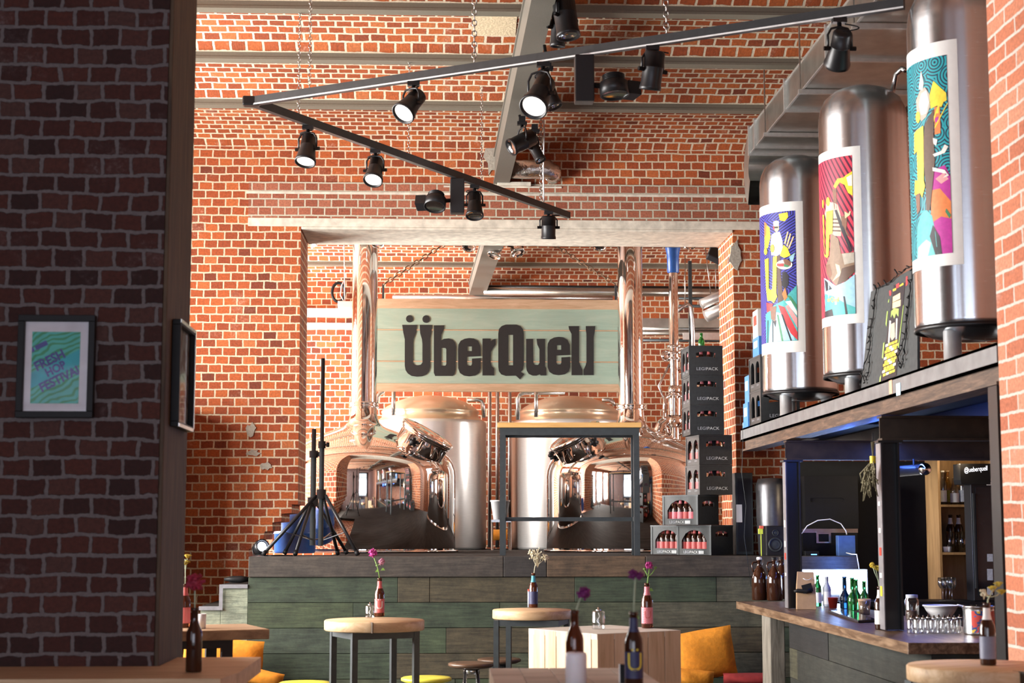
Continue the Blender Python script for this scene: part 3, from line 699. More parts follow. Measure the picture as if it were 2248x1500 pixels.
def noisy(name,cols,scale):
    m,t,b=nt(name); tc=node(t,'ShaderNodeTexCoord'); n=node(t,'ShaderNodeTexNoise',Scale=scale,Detail=5.0,Distortion=1.5); t.links.new(tc.outputs['UV'],n.inputs['Vector'])
    r=ramp(t,[(.25+.5*i/len(cols),c) for i,c in enumerate(cols)],'CONSTANT'); t.links.new(n.outputs['Fac'],r.inputs[0]); t.links.new(r.outputs[0],b.inputs['Base Color']); setp(b,Roughness=.45); return m
PAL=dict(Y=(.86,.66,.05),W=(.85,.82,.75),B=(.10,.05,.03),K=(.015,.012,.02),R=(.62,.05,.06),T=(.08,.45,.45),L=(.35,.62,.75),O=(.75,.22,.06),M=(.48,.03,.30),G=(.06,.25,.12),P=(.75,.35,.35),C=(.80,.60,.35),S=(.45,.40,.33),N=(.22,.10,.06),D=(.25,.16,.10))
m_pal={k:M('poster_ink_'+n,PAL[k],.5,0,.12,45) for k,n in dict(Y='yellow',W='cream',B='brown',K='black',R='red',T='teal',L='sky',O='orange',M='magenta',G='green',P='pink',C='sand',S='grey',N='umber',D='bronze').items()}
PK=list(m_pal)
def ell(x,y,rx,ry,n=14): return [(x+rx*math.cos(2*math.pi*i/n),y+ry*math.sin(2*math.pi*i/n)) for i in range(n)]
def tank(Y,lab,plab,z0,red,imgr,zz,art,shapes,ox,oy,sc,texts=()):
    """red: right edge pixel of the sheet at top and bottom; imgr: right edge of the print; zz: sheet and print corner heights from pixels"""
    c=Vector((2.68,Y,0)); root=thing('steel_tank',(c.x,c.y,MZ),lab,'tank','beer tanks on the mezzanine')
    T=Matrix.Translation(c)
    pr=[(0,z0-.05),(.12,z0-.05),(.2,z0-.035),(.262,z0),(.276,z0+.012),(TR,z0+.03),(TR,z0+.035),(TR,4.24),(.278,4.275),(.268,4.33),(.24,4.39),(.18,4.44),(.10,4.47),(0,4.48)]
    MB().lathe(pr,64,0,T).build('vessel',m_steel,root)
    MB().lathe([(.277,z0-.012),(.284,z0-.012),(.284,z0+.012),(.277,z0+.012)],64,0,T).build('bottom_ring',m_blackm,root)
    for a in(R_(222),R_(342),R_(102)):
        p=c+Vector((.19*math.cos(a),.19*math.sin(a),0)); MB().cyl(p+Vector((0,0,MZ+.001)),p+Vector((0,0,z0-.02)),.044,n=24).build('leg',m_leg,root)
    if 10<Y<11: MB().tube([c+Vector((.17,-.1,4.42)),c+Vector((.19,-.12,4.53)),c+Vector((.22,-.16,4.56)),c+Vector((.22,-.22,4.53))],.016,10).build('vent_pipe',m_silver,root)
    a1,zt=hit(c,TR,*red[0]); a1b,zb=hit(c,TR,*red[1]); a1=(a1+a1b)/2; b0=a1-R_(112)
    sheet=MB(); cyl_sheet(sheet,c,TR+.0025,[(b0,zb),(a1,zb),(a1,zt),(b0,zt)],0); ps=sheet.build('poster_sheet',m_paper,root); ps['label']=plab
    i1,it=hit(c,TR,*imgr[0]); i1b,ib=hit(c,TR,*imgr[1]); i1=(i1+i1b)/2; i0=b0+(a1-i1)
    s=MB(); cyl_sheet(s,c,TR+.0035,[(i0,ib),(i1,ib),(i1,it),(i0,it)],0); s.build('printed_background',art,ps)
    s=MB()
    for k,(col,pts) in enumerate(shapes):
        q=[hit(c,TR+.004,ox+x/sc,oy+y/sc) for x,y in pts]; q=[(min(a,i1),min(max(z,ib),it)) for a,z in q]
        if callable(col): continue
        cyl_sheet(s,c,TR+.0040+.00012*k,q,PK.index(col))
    for (txt,x,y,w,hh,col) in texts:
        def fn(u,v,w_): 
            a,z=hit(c,TR+.0075,ox+(x+u*w)/sc,oy+(y-v*hh)/sc); return Vector((c.x+(TR+.0075)*math.cos(a),c.y+(TR+.0075)*math.sin(a),z))
        s.text(txt,1.0,fn,PK.index(col))
    s.build('printed_figure',[m_pal[k] for k in PK],ps)
    # maker mark under the print
    return root
U1=[(165,625),(200,612),(202,890),(222,905),(234,890),(240,600),(275,590),(270,930),(278,965),(248,1025),(222,1000),(190,1005),(178,900)]
tank(12.14,'steel tank furthest from the camera, its poster blue with a man in white','white sheet with a blue print',2.665,((1761,441.6),(1769.6,773)),((1745.6,462.5),(1751,748)),None,art_mat('blue_hatched_print','hex'),[
 ('Y',[(158,290),(205,330),(215,420),(190,520),(160,520)]),('O',[(158,280),(180,300),(175,400),(158,420)]),('Y',[(288,208),(370,192),(376,235),(345,276),(300,266)]),
 ('C',[(248,300),(288,300),(292,350),(272,380),(252,360)]),('W',[(240,280),(265,268),(292,275),(290,315),(242,318)]),('R',[(238,318),(248,318),(252,355),(240,350)]),('K',[(248,325),(285,322),(284,338),(250,340)]),
 ('W',[(255,378),(300,372),(325,455),(328,560),(275,592),(222,585),(215,480),(225,400)]),
 ('B',[(275,596),(302,585),(306,720),(322,900),(352,1055),(285,1035),(274,800)]),
 ('K',[(322,750),(350,735),(382,770),(380,850),(350,905),(318,860)]),
 ('Y',[(300,590),(335,490),(372,520),(385,560),(398,585),(370,600),(340,610)]),('C',[(338,478),(368,368),(380,372),(352,486)]),('C',[(358,500),(392,385),(404,390),(372,508)]),('C',[(374,520),(420,410),(430,418),(386,530)]),
 ('L',[(385,600),(440,560),(420,640),(400,650)]),('T',[(172,1130),(240,1050),(330,1000),(462,860),(464,1365),(330,1400),(180,1440)]),('L',[(250,1100),(330,1120),(440,1360),(200,1410),(210,1250)]),
 ('R',[(285,1040),(345,1060),(462,1290),(462,1362),(400,1300),(320,1140)]),('P',[(350,1050),(380,1040),(463,1160),(463,1250)]),('W',[(350,1010),(400,1000),(463,1100),(463,1140)]),('G',[(365,950),(400,960),(463,1040),(463,1080)]),
 ('K',[(312,1120),(330,1130),(412,1385),(398,1390)]),('G',[(275,1130),(288,1130),(335,1395),(318,1400)]),('K',[(232,1110),(243,1110),(243,1420),(234,1425)]),('K',[(190,1180),(197,1180),(197,1432),(190,1434)]),
 ('R',[(180,1020),(240,1030),(225,1090),(185,1110)]),('N',[(215,1060),(270,1050),(260,1190),(222,1170)]),('K',[(240,1190),(270,1180),(262,1245)]),('O',[(322,940),(350,880),(370,970),(345,1005)]),
 ('Y',U1),('Y',ell(173,550,15,34)),('Y',ell(233,524,17,38)),
 ('W',ell(342,672,74,44)),('R',[(275,662),(340,660),(338,690),(300,690),(276,685)]),('N',[(342,658),(330,622),(370,624),(404,650),(400,680),(350,690)]),('G',[(340,692),(336,664),(395,686),(370,696)]),
],1640,420,4.165)
tank(10.17,'steel tank between its two neighbours, its poster crimson with a horned animal','white sheet with a crimson print',2.61,((1887,320),(1899,709)),((1870,341),(1879,689)),None,art_mat('crimson_striped_print','diag'),[
 ('Y',[(148,335),(180,272),(230,262),(255,240),(303,210),(306,412),(268,388),(240,322),(200,302),(165,352)]),('W',[(255,262),(300,235),(302,330),(270,330)]),
 ('N',[(140,358),(172,350),(178,518),(155,525)]),('S',[(78,560),(95,480),(140,465),(185,485),(216,600),(212,745),(140,742),(108,700)]),('B',[(140,600),(205,600),(208,612),(140,612)]),('B',[(140,630),(206,632),(208,644),(140,642)]),('B',[(140,662),(208,664),(208,676),(140,674)]),('B',[(140,694),(210,696),(210,708),(140,706)]),
 ('W',[(90,480),(120,460),(140,480),(130,520),(90,520)]),('N',[(210,590),(240,570),(262,590),(255,700),(290,760),(240,720),(220,650)]),('C',[(240,540),(245,600),(285,570),(292,540),(280,540),(272,560)]),('K',[(158,530),(176,528),(242,690),(305,868),(288,876),(222,722)]),
 ('D',[(128,720),(190,765),(212,890),(322,875),(328,1030),(252,1115),(170,1150),(100,1062),(90,985),(120,905)]),('S',[(220,890),(322,880),(325,960),(240,980)]),('C',[(165,972),(198,985),(216,1062),(142,1118),(182,1050)]),('N',[(90,985),(120,975),(140,1060),(120,1100),(92,1050)]),('B',[(220,1010),(328,980),(328,1040),(250,1112),(180,1150)]),
 ('L',[(76,1090),(110,1110),(170,1155),(250,1120),(328,1060),(335,1383),(86,1436)]),('T',[(80,1220),(150,1240),(250,1300),(332,1330),(336,1383),(86,1436)]),('K',[(78,1100),(100,1120),(140,1180),(90,1200)]),('K',[(80,1370),(140,1345),(152,1420),(86,1438)]),('K',[(230,1240),(245,1240),(268,1395),(250,1400)]),
 ('Y',[(62,572),(74,570),(76,890),(90,905),(92,545),(146,530),(142,720),(118,735),(112,905),(98,925),(78,910)]),('Y',ell(106,462,15,38)),('Y',ell(66,480,6,36)),
],1790,320,3.75,[('erQuell',146,1268,31,58,'Y')])
tank(8.15,'steel tank nearest the camera, its poster teal and magenta with a feathered figure','white sheet with a teal and magenta print',2.66,((2097.6,85.4),(2119.6,580)),((2075,121),(2095,555)),None,art_mat('teal_ring_print','rings'),[
 ('M',[(185,835),(225,800),(262,785),(300,850),(312,1010),(322,1320),(200,1338),(180,1000)]),('O',[(178,940),(232,928),(300,1005),(312,1112),(240,1100),(178,1142)]),('M',[(200,1142),(312,1110),(321,1320),(250,1332)]),('P',[(205,870),(255,830),(285,870),(240,900)]),
 ('T',[(93,1165),(120,1080),(150,1058),(185,1095),(205,1200),(220,1338),(94,1398)]),('L',[(100,1290),(150,1240),(180,1260),(160,1350),(96,1390)]),('K',[(190,1150),(232,1222),(246,1334),(205,1342),(170,1220)]),('G',[(270,1050),(300,1090),(290,1110),(265,1070)]),
 ('O',[(198,432),(232,428),(236,590),(200,600)]),('M',[(200,500),(222,488),(226,520),(205,525)]),('Y',[(192,272),(270,345),(273,390),(222,420),(176,442),(168,362)]),('Y',[(228,398),(258,392),(242,430),(228,428),(224,470),(210,470),(196,522),(192,500)]),('Y',[(278,405),(282,410),(204,560),(200,552)]),
 ('S',[(92,470),(88,390),(112,330),(140,310),(168,350),(172,430),(150,490),(120,520)]),('W',[(118,210),(134,285),(126,330),(104,322)]),('W',[(104,420),(120,350),(150,330),(165,400),(150,470),(120,480)]),
 ('B',[(140,540),(196,440),(194,600),(202,760),(186,930),(172,1062),(150,1062),(146,900),(128,700)]),('N',[(85,960),(112,955),(112,1060),(95,1090)]),('W',[(190,620),(218,630),(210,668),(194,655)]),('W',[(190,720),(240,700),(262,660),(284,672),(262,712),(200,735)]),('W',[(188,800),(262,815),(288,850),(250,865),(275,840),(190,822)]),
 ('Y',[(78,592),(90,575),(132,545),(134,700),(136,880),(143,916),(126,986),(112,955),(80,972),(82,880),(98,880),(94,700),(78,722)]),('Y',ell(100,494,13,36)),
],1980,80,2.78)
# chalk board leaning between the tanks
BL=aX(1890,853,2.475); BR=aX(2014,808,2.475); TL=aX(1912,641,2.545); nb=(BR-BL).cross(TL-BL).normalized()
if nb.x>0: nb=-nb
BL.z=BR.z=MZ+.001
def onb(px,py,e=0):
    d=ray(px,py); t=(BL-CAM).dot(nb)/d.dot(nb); return CAM+d*t+nb*e
root=thing('sign_board',BL,'black sign board hung with dark fairy lights leaning on the mezzanine edge between two tanks','sign board')
q=[BL,BR,onb(2013,584),onb(1912,641)]
b=MB(); b.add([p for p in q]+[p-nb*.014 for p in q],[(0,1,2,3),(7,6,5,4),(0,4,5,1),(1,5,6,2),(2,6,7,3),(3,7,4,0)]); b.build('panel',M('black_chalkboard',(.045,.05,.052),.7,0,.2,40),root)
Zx=lambda x,y: (1880+x/5.0,560+y/5.0)
b=MB()
ec=[.002]
def bp(col,pts,e=.0):
    ec[0]+=.00004; e=ec[0]; b.add([onb(*Zx(x,y),e) for x,y in pts],[list(range(len(pts)))],PK.index(col))
bp('K',[(262,1400),(440,1325),(540,300),(415,330)])
for c,p in (('R',[(362,400),(378,385),(388,402),(385,440),(370,452)]),('R',[(440,325),(475,305),(472,355),(440,370)]),('R',[(548,240),(565,230),(568,320),(545,345)]),('Y',[(405,378),(440,362),(440,385),(405,402)]),('Y',[(478,335),(518,305),(522,325),(480,350)]),
  ('C',[(405,460),(485,415),(485,480),(402,520)]),('C',[(402,525),(492,490),(488,560),(400,590)]),('G',[(385,620),(420,585),(470,590),(465,680),(440,640),(420,700),(400,650),(382,690)]),('W',[(368,720),(385,725),(365,980),(352,960)]),('W',[(440,700),(456,695),(448,920),(436,930)]),('S',[(385,760),(425,740),(430,900),(395,940),(375,900)]),
  ('G',[(355,500),(366,480),(362,520),(352,525)]),('G',[(340,620),(352,615),(335,790),(325,760)]),('G',[(300,970),(314,955),(298,1140),(285,1130)]),('G',[(262,1345),(278,1310),(270,1390),(256,1395)]),('G',[(518,560),(526,545),(470,1020),(462,1020)])): bp(c,p)
for r in range(10):
    for k in range(4):
        y=985+r*36; x0=325-r*4+k*34+(r%2)*12; yy=y-(k*34)*.42
        bp('Y' if (r*3+k*5)%4 else 'W',[(x0,yy),(x0+29,yy-12),(x0+27,yy+16),(x0-2,yy+28)])
b.build('painted_poster',[m_pal[k] if k!='G' else M('poster_ink_lime',(.35,.50,.12),.5) for k in PK],root)
b=MB(); rd=random.Random(3)
def lights(pts):
    out=[]
    for (x0,y0),(x1,y1) in zip(pts,pts[1:]):
        for i in range(6): out.append(onb(*Zx(x0+(x1-x0)*i/6+rd.uniform(-9,9),y0+(y1-y0)*i/6+rd.uniform(-9,9)),.012))
    return out
for pts in ([(240,370),(350,330),(480,220),(560,160),(650,120)],[(240,370),(215,600),(180,790),(165,1040),(80,1300),(110,1400),(160,1290),(170,1060)],[(650,120),(600,440),(570,740),(530,1000),(480,1120),(520,1250),(550,1080),(585,760)],[(235,380),(190,800),(160,1090)],[(640,150),(610,480),(565,880)]):
    l=lights(pts); b.tube(l,.0035,5)
    for p in l[::3]: b.tube([p,p+nb*.012+Vector((0,rd.uniform(-.03,.03),rd.uniform(-.02,.03)))],.004,5)
b.build('fairy_lights',m_black,root)
# ================================================================ REAR ROOM
def kettle(cx,cy,R,s,lab,extra):
    c=Vector((cx,cy,0)); root=thing('brew_kettle',(cx,cy,ST),lab,'brew kettle','polished brew kettles')
    T=Matrix.Translation(c); k=R/.965; D=0.01
    pr=[(0,ST+.003),(R*.99,ST+.003),(R,ST+.02),(R,2.20+D),(R*.995,2.27),(R*.975,2.335),(R*.935,2.40),(R*.875,2.455),(R*.80,2.50),(R*.71,2.545),(R*.6,2.595),(R*.48,2.64),(R*.36,2.68),(.25,2.715),(.205,2.735),(.17,2.77),(.15,2.815),(.14,2.87),(.136,2.93)]
    MB().lathe(pr,96,0,T).build('vessel',m_chrome,root)
    MB().lathe([(.134,2.931),(.134,4.82)],48,0,T).build('chimney',m_chrome,root)
    MB().lathe([(.136,2.925),(.158,2.93),(.158,2.945),(.150,2.955),(.158,2.965),(.158,2.98),(.136,2.985)],48,0,T).build('collar',m_chrome,root)
    ax=Vector((s*.50,-.16,.86)).normalized(); p=c+Vector((s*.60*k,-.42*k,2.50)); Mh=Matrix.Translation(p)@frame_to(ax)
    h=MB().lathe([(.255,-.12),(.255,.10),(.275,.10),(.275,.125)],48,0,Mh).build('hatch_neck',m_chrome,root)
    l=MB().lathe([(.285,.126),(.292,.135),(.292,.165),(.27,.175),(.255,.168),(.12,.19),(0,.195)],48,0,Mh).build('hatch_lid',m_chrome,root)
    for a in extra:
        q=Mh@Vector((.315*math.cos(a),.315*math.sin(a),.10)); e=Mh@Vector((.36*math.cos(a),.36*math.sin(a),.02)); 
        b=MB().cyl(Mh@Vector((.27*math.cos(a),.27*math.sin(a),.05)),Mh@Vector((.36*math.cos(a),.36*math.sin(a),.05)),.012,n=8,m=1)
        kc=Mh@Vector((.385*math.cos(a),.385*math.sin(a),.05)); d=(Mh.to_3x3()@Vector((math.cos(a),math.sin(a),0))).normalized(); Mk=Matrix.Translation(kc)@frame_to(d)
        for i in range(5): b.ball((.033*math.cos(i*1.257),.033*math.sin(i*1.257),0),.022,0,6,1.1,M=None) if False else b.lathe([(0,-.02),(.018,-.02),(.018,.02),(0,.02)],8,0,Mk@Matrix.Translation((.03*math.cos(i*1.257),.03*math.sin(i*1.257),0)))
        b.lathe([(0,-.022),(.03,-.022),(.03,.022),(0,.022)],10,0,Mk); b.build('clamp_knob',[m_black,m_chrome],h)
    for i in range(10):
        a=i*.628+.3; MB().cyl(Mh@Vector((.262*math.cos(a),.262*math.sin(a),-.02)),Mh@Vector((.262*math.cos(a),.262*math.sin(a),.09)),.014,n=8).build('hatch_clamp',m_chrome,h)
    b=MB().lathe([(R+.002,ST+.002),(R+.03,ST+.002),(R+.03,ST+.02),(R+.002,ST+.02)],96,0,T); b.build('foot_ring',m_chrome,root)
    return root
k1=aY(800,760,17.2); k2=aY(1384,760,17.4)
kettle(k1.x,17.2,.965,1,'mirror-polished brew kettle behind the tripods, its chimney where the mint sign begins',(R_(185),R_(-8),R_(28)))
kettle(k2.x,17.4,.905,-1,'mirror-polished brew kettle behind the bar-height table, its chimney where the mint sign ends',(R_(188),R_(212),R_(0)))
def fermenter(cx,cy,R,lab):
    c=Vector((cx,cy,0)); T=Matrix.Translation(c); root=thing('fermenter',(cx,cy,ST),lab,'fermenter','satin steel fermenters at the back')
    MB().lathe([(0,ST+.003),(R*.98,ST+.003),(R,ST+.03),(R,2.885),(R*.995,2.91),(R*.97,2.925)],72,0,T).build('vessel',m_ferm,root)
    MB().lathe([(R*.97,2.926),(R*.9,2.955),(R*.86,2.975),(R*.855,3.02),(R*.87,3.03),(R*.87,3.045),(R*.845,3.06),(R*.78,3.10),(R*.62,3.16),(R*.42,3.205),(R*.2,3.23),(0,3.24)],72,0,T).build('dome',m_dome,root)
    return root
FY=19.4
f1=aY(944,1000,FY); f2=aY(1249,1000,FY)
r1=fermenter(f1.x,FY,.665,'white-gleaming steel fermenter behind the kettle with the tripods'); r2=fermenter(f2.x,FY,.685,'white-gleaming steel fermenter behind the bar-height table')
def ptube(pts,Y,r,root,nm='pipe',mt=None,n=10):
    q=[aY(x,y,Y) for x,y in pts]; return MB().tube(q,r,n).build(nm,mt or m_silver,root)
ptube([(1026,879),(1048,878),(1057,881),(1061,890),(1062,917)],19.15,.024,r1); ptube([(864,850),(864,912)],18.85,.024,r1); ptube([(826,900),(828,872),(834,864),(844,862)],18.95,.024,r1)
ptube([(1137,922),(1137,876),(1141,867),(1152,863),(1240,863)],18.8,.024,r2); ptube([(1177,852),(1177,916)],18.75,.024,r2); ptube([(1322,879),(1336,878),(1345,882),(1349,892)],19.1,.024,r2)
for px,lab in ((1075,'thin riser pipe on the rear wall, closest to the first fermenter'),(1092,'thin riser pipe on the rear wall, middle of three between the fermenters'),(1119,'thin riser pipe on the rear wall, closest to the second fermenter')):
    a=aY(px,852,20.3); b=MB().tube([Vector((a.x,20.3,ST+.01)),Vector((a.x,20.3,3.9))],.025,10); tag(b.build('riser_pipe',m_silver),lab,'pipe')
# the sign
SY=18.25; a=aY(812,657,SY); c=aY(1376,657,SY); zt=a.z; zb=aY(1100,858,SY).z
def sg(x,y): p=aY(640+x/2.997,500+y/2.997,SY); return p.x,p.z
root=thing('hanging_sign',((a.x+c.x)/2,SY,zb),'long mint-green plank sign with big black lettering hung by chains between the two chimneys','sign')
zz=[sg(1000,y)[1] for y in (470,530,671,878,1030,1078)]
b=MB()
for z1,z0 in ((zz[1],zz[2]),(zz[2]-.008,zz[3]),(zz[3]-.008,zz[4])): b.box((a.x,SY,z0+.004),(c.x,SY+.05,z1-.004))
b.build('plank',m_sign,root)
b=MB(); b.box((a.x,SY-.012,zz[1]-.006),(c.x,SY+.055,zz[0])); b.box((a.x,SY-.012,zz[5]),(c.x,SY+.055,zz[4]+.006))
for i in(2,3): b.box((a.x,SY-.004,zz[i]-.010),(c.x,SY+.02,zz[i]+.002))
b.build('timber_edge',m_signw,root,bevel=.003)
def circ(x,y,r,n=20): return [(x+r*math.cos(2*math.pi*i/n),y+r*math.sin(2*math.pi*i/n)) for i in range(n)]
E1=[(1095,800),(1098,770),(1112,745),(1140,731),(1170,727),(1200,730),(1228,746),(1243,780),(1245,846),(1155,850),(1155,900),(1163,908),(1181,908),(1187,897),(1187,862),(1245,858),(1245,925),(1236,955),(1210,973),(1170,979),(1135,974),(1108,957),(1096,925)]
H1=[(1158,782),(1186,782),(1186,812),(1158,812)]
GL=[(circ(777,600,24),[]),(circ(886,602,25),[]),
 ([(728,640),(826,640),(820,690),(803,735),(800,765),(800,888),(810,902),(830,906),(850,902),(861,888),(861,765),(858,735),(846,695),(843,640),(925,640),(920,690),(913,730),(913,915),(905,945),(888,966),(860,978),(825,981),(790,976),(765,960),(750,938),(745,910),(745,735),(735,690)],[]),
 ([(936,643),(1005,643),(1003,668),(986,705),(984,742),(1002,732),(1035,729),(1062,738),(1078,758),(1083,785),(1080,935),(1072,965),(1060,976),(945,976),(936,955)],[[(986,792),(1012,792),(1018,800),(1018,898),(1012,908),(986,908)]]),
 (E1,[H1]),
 ([(1256,730),(1310,730),(1311,748),(1326,735),(1343,731),(1343,770),(1328,790),(1312,818),(1310,885),(1317,912),(1333,926),(1333,973),(1256,973)],[]),
 ([(1360,700),(1364,668),(1382,648),(1410,638),(1478,638),(1506,648),(1523,668),(1528,700),(1528,905),(1522,935),(1508,950),(1532,964),(1502,998),(1476,974),(1410,976),(1380,966),(1364,945),(1360,915)],[[(1427,706),(1457,706),(1457,906),(1427,906)]]),
 ([(1543,732),(1589,732),(1591,888),(1600,903),(1622,903),(1631,890),(1631,800),(1616,768),(1612,732),(1668,732),(1668,912),(1676,926),(1676,973),(1640,973),(1632,965),(1612,974),(1585,974),(1560,962),(1547,940),(1543,915)],[]),
 ([(x+588,y-8) for x,y in E1],[[(x+588,y-8) for x,y in H1]]),
 ([(1822,648),(1892,648),(1892,885),(1900,905),(1914,935),(1915,971),(1842,971),(1842,700),(1826,670)],[]),
 ([(1936,648),(1998,648),(1994,690),(1988,720),(1988,971),(1921,971),(1921,935),(1935,905),(1940,885),(1940,700),(1936,672)],[])]
b=MB()
for o,hs in GL:
    b.plate([sg(*q) for q in o],[[sg(*q) for q in h] for h in hs],.004,fxz(SY-.0045))
b.build('lettering',m_ink,root)
for px in(841,1352): p=aY(px,660,SY); MB().box((p.x-.012,SY+.0,zz[0]),(p.x+.012,SY+.02,zz[0]+.17)).build('hanger_bracket',m_frame,root)
chain(aY(843,624,SY-.03),aY(990,526,SY+.01)+Vector((.12,0,.08)),'rusty slanting chain from the mint sign near the first chimney',.006,.075,m_chaind)
chain(aY(1350,624,SY-.03),aY(1198,526,SY+.01)+Vector((-.12,0,.08)),'rusty slanting chain from the mint sign near the second chimney',.006,.075,m_chaind)
# pipes under the rear ceiling
root=thing('ceiling_pipework',aY(1200,650,19.6),'horizontal conduits under the rear ceiling above the mint sign','pipework')
for y,r,m,Y,x0,x1 in ((640,.05,m_galv,19.9,1062,1640),(652,.03,m_silver,19.6,862,1345),(630,.025,m_frame,20.1,1060,1640)):
    p=aY(x0,y,Y);q=aY(x1,y,Y); b=MB().tube([p,Vector((q.x,p.y,p.z))],r,12); b.build('conduit',m,root)
# tall pipe with blue reducer
PY=17.9; P=lambda x,y: aY(x,y,PY)
c=P(1481,900); root=thing('vapour_pipe',(c.x,PY,ST),'slender polished pipe with a blue top and a valve cluster, beside the crate tower','pipe')
c.z=0; T=Matrix.Translation(c); zy=lambda y: aY(1481,y,PY).z
MB().lathe([(.052,zy(985)),(.052,zy(596))],32,0,T).build('riser',m_chrome,root)
MB().lathe([(.056,zy(600)),(.064,zy(598)),(.066,zy(566)),(.074,zy(554)),(.092,zy(538)),(.094,zy(522))],32,0,T).build('blue_reducer',m_bluep,root)
b=MB()
for y0,y1,r in ((790,785,.075),(778,772,.085),(764,758,.085)): b.lathe([(.05,zy(y0)),(r,zy(y0)),(r,zy(y1)),(.05,zy(y1))],24,0,T)

for y in (765,790,810): b.tube([Vector((c.x+.05,PY,zy(y))),Vector((c.x+.13,PY-.05,zy(y+2)))],.022,8)
b.build('valve_flange',m_chrome,root); b=MB()
for y0,y1,r in ((870,866,.07),(935,930,.075)): b.lathe([(.05,zy(y0)),(r,zy(y0)),(r,zy(y1)),(.05,zy(y1))],24,0,T)
b.ball((c.x,PY,zy(857)),.075,0,10); b.ball((c.x,PY,zy(925)),.09,0,10); b.lathe([(.075,zy(912)),(.078,zy(875))],24,0,T)
for s in(-1,1): b.tube([Vector((c.x+s*.06,PY-.03,zy(868))),Vector((c.x+s*.115,PY-.04,zy(875))),Vector((c.x+s*.115,PY-.04,zy(920)))],.022,10); b.tube([Vector((c.x+s*.115,PY-.04,zy(920))),Vector((c.x+s*.1,PY-.04,zy(945))),Vector((c.x+s*.05,PY,zy(955)))],.016,8)
MB().lathe([(0,-.012),(.06,-.012),(.06,.012),(0,.012)],20,0,Matrix.Translation(P(1462,782))@Euler((R_(90),0,R_(25))).to_matrix().to_4x4()).build('valve_disc',m_chrome,root)
b.build('valve_cluster',m_chrome,root)
MB().tube([P(1470,800),P(1446,848),P(1460,882)],.013,8).build('sight_tube',m_silver,root)
b=MB().tube([P(1445,962),P(1447,945),P(1452,932),P(1462,924),P(1474,920)],.06,14); b.build('elbow',m_chrome,root)
# right hand racks and pipes behind the pier
root=thing('pipe_rack',aY(1515,770,19.5),'grey rack of pipes, trays and hangers behind the crates in the rear room','pipe rack')
def hor(y,Y,r,m,x0=1400,x1=1680):
    p=aY(x0,y,Y);q=aY(x1,y,Y); MB().tube([p,Vector((q.x,Y,p.z))],r,10).build('pipe',m,root)
hor(722,19.8,.03,m_silver); hor(731,19.6,.03,m_galv); hor(747,20.0,.02,m_frame); hor(672,19.3,.018,m_frame,1490); hor(655,19.0,.018,m_frame,1490)
a=aY(1400,712,19.7); c=aY(1640,712,19.7); b=MB(); b.box((a.x,19.6,a.z-.01),(c.x,19.9,a.z)); b.box((a.x,19.59,a.z-.05),(c.x,19.6,a.z+.06)); b.build('cable_tray',m_galv,root)
a=aY(1500,740,18.9); c=aY(1640,740,18.9); b=MB().box((a.x,18.9,a.z-.03),(c.x,18.94,a.z+.05)); b.build('cross_rail',m_galv2,root)
p=aY(1515,582,18.9); b=MB().box((p.x-.02,18.9,aY(1515,775,18.9).z),(p.x+.02,18.94,p.z+.05)); b.build('upright',m_frame,root)
b=MB().tube([aY(1478,690,18.6),aY(1502,672,18.6),aY(1510,668,18.6),aY(1516,674,18.6),aY(1520,700,18.6),aY(1526,900,18.6)],.024,10); b.build('bent_pipe',m_silver,root)
for x,y0,y1 in((1504,560,668),(1548,540,645),(1571,560,640)):
    p=aY(x,y0,18.7);q=aY(x+(12 if x==1548 else 0),y1,18.7); MB().tube([p,q],.006,6).build('hanger_rod',m_chain,root)
b=MB()
for (x0,y0,x1,y1,r) in ((1550,695,1620,655,.07),(1540,668,1600,640,.06)): b.tube([aY(x0,y0,18.3),aY(x1,y1,18.3)+Vector((.25,.1,.1))],r,14)
b.build('insulated_duct',m_galv2,root)
b=MB().box((0,0,0),(.1,.1,.1)) 
# left of the rear room: batten light, trays
a=aY(655,686,20.4); c=aY(800,686,20.4)
root=thing('unfixed_tray',a,'pale cable tray along the rear wall behind the first chimney','cable tray')  # tray sits just clear of the rear wall
b=MB(); b.box((a.x-.6,20.3,a.z-.05),(c.x,20.49,a.z+.04)); z=aY(700,713,20.4).z; b.box((a.x-.6,20.38,z-.04),(c.x,20.49,z+.02)); b.build('tray',m_white,root)
p=aY(759,672,17.9); root=thing('batten_light',p,'white batten lamp hung by white cables beside the first chimney','lamp')
b=MB().box((p.x-.085,p.y-.05,p.z-.03),(p.x+.30,p.y+.05,p.z+.05)); b.build('housing',m_white,root,bevel=.01)
MB().tube([p+Vector((-.01,0,.05)),p+Vector((-.02,0,.5)),p+Vector((-.03,0,.86))],.006,6).build('cable',m_white,root)
MB().tube([p+Vector((-.02,0,.05)),p+Vector((-.06,0,.12)),p+Vector((-.05,0,.22)),p+Vector((-.015,0,.3))],.006,6).build('loop',m_white,root)
p=aY(743,642,20.42); b=MB().tube([p+Vector((.08*math.cos(i*.39),0,.12*math.sin(i*.39))) for i in range(16)],.02,6,0,True); tag(b.build('floating_cable_coil',m_black),'small black cable coil floating just off the rear wall by the batten lamp','cable')  # coil floats a little off the wall
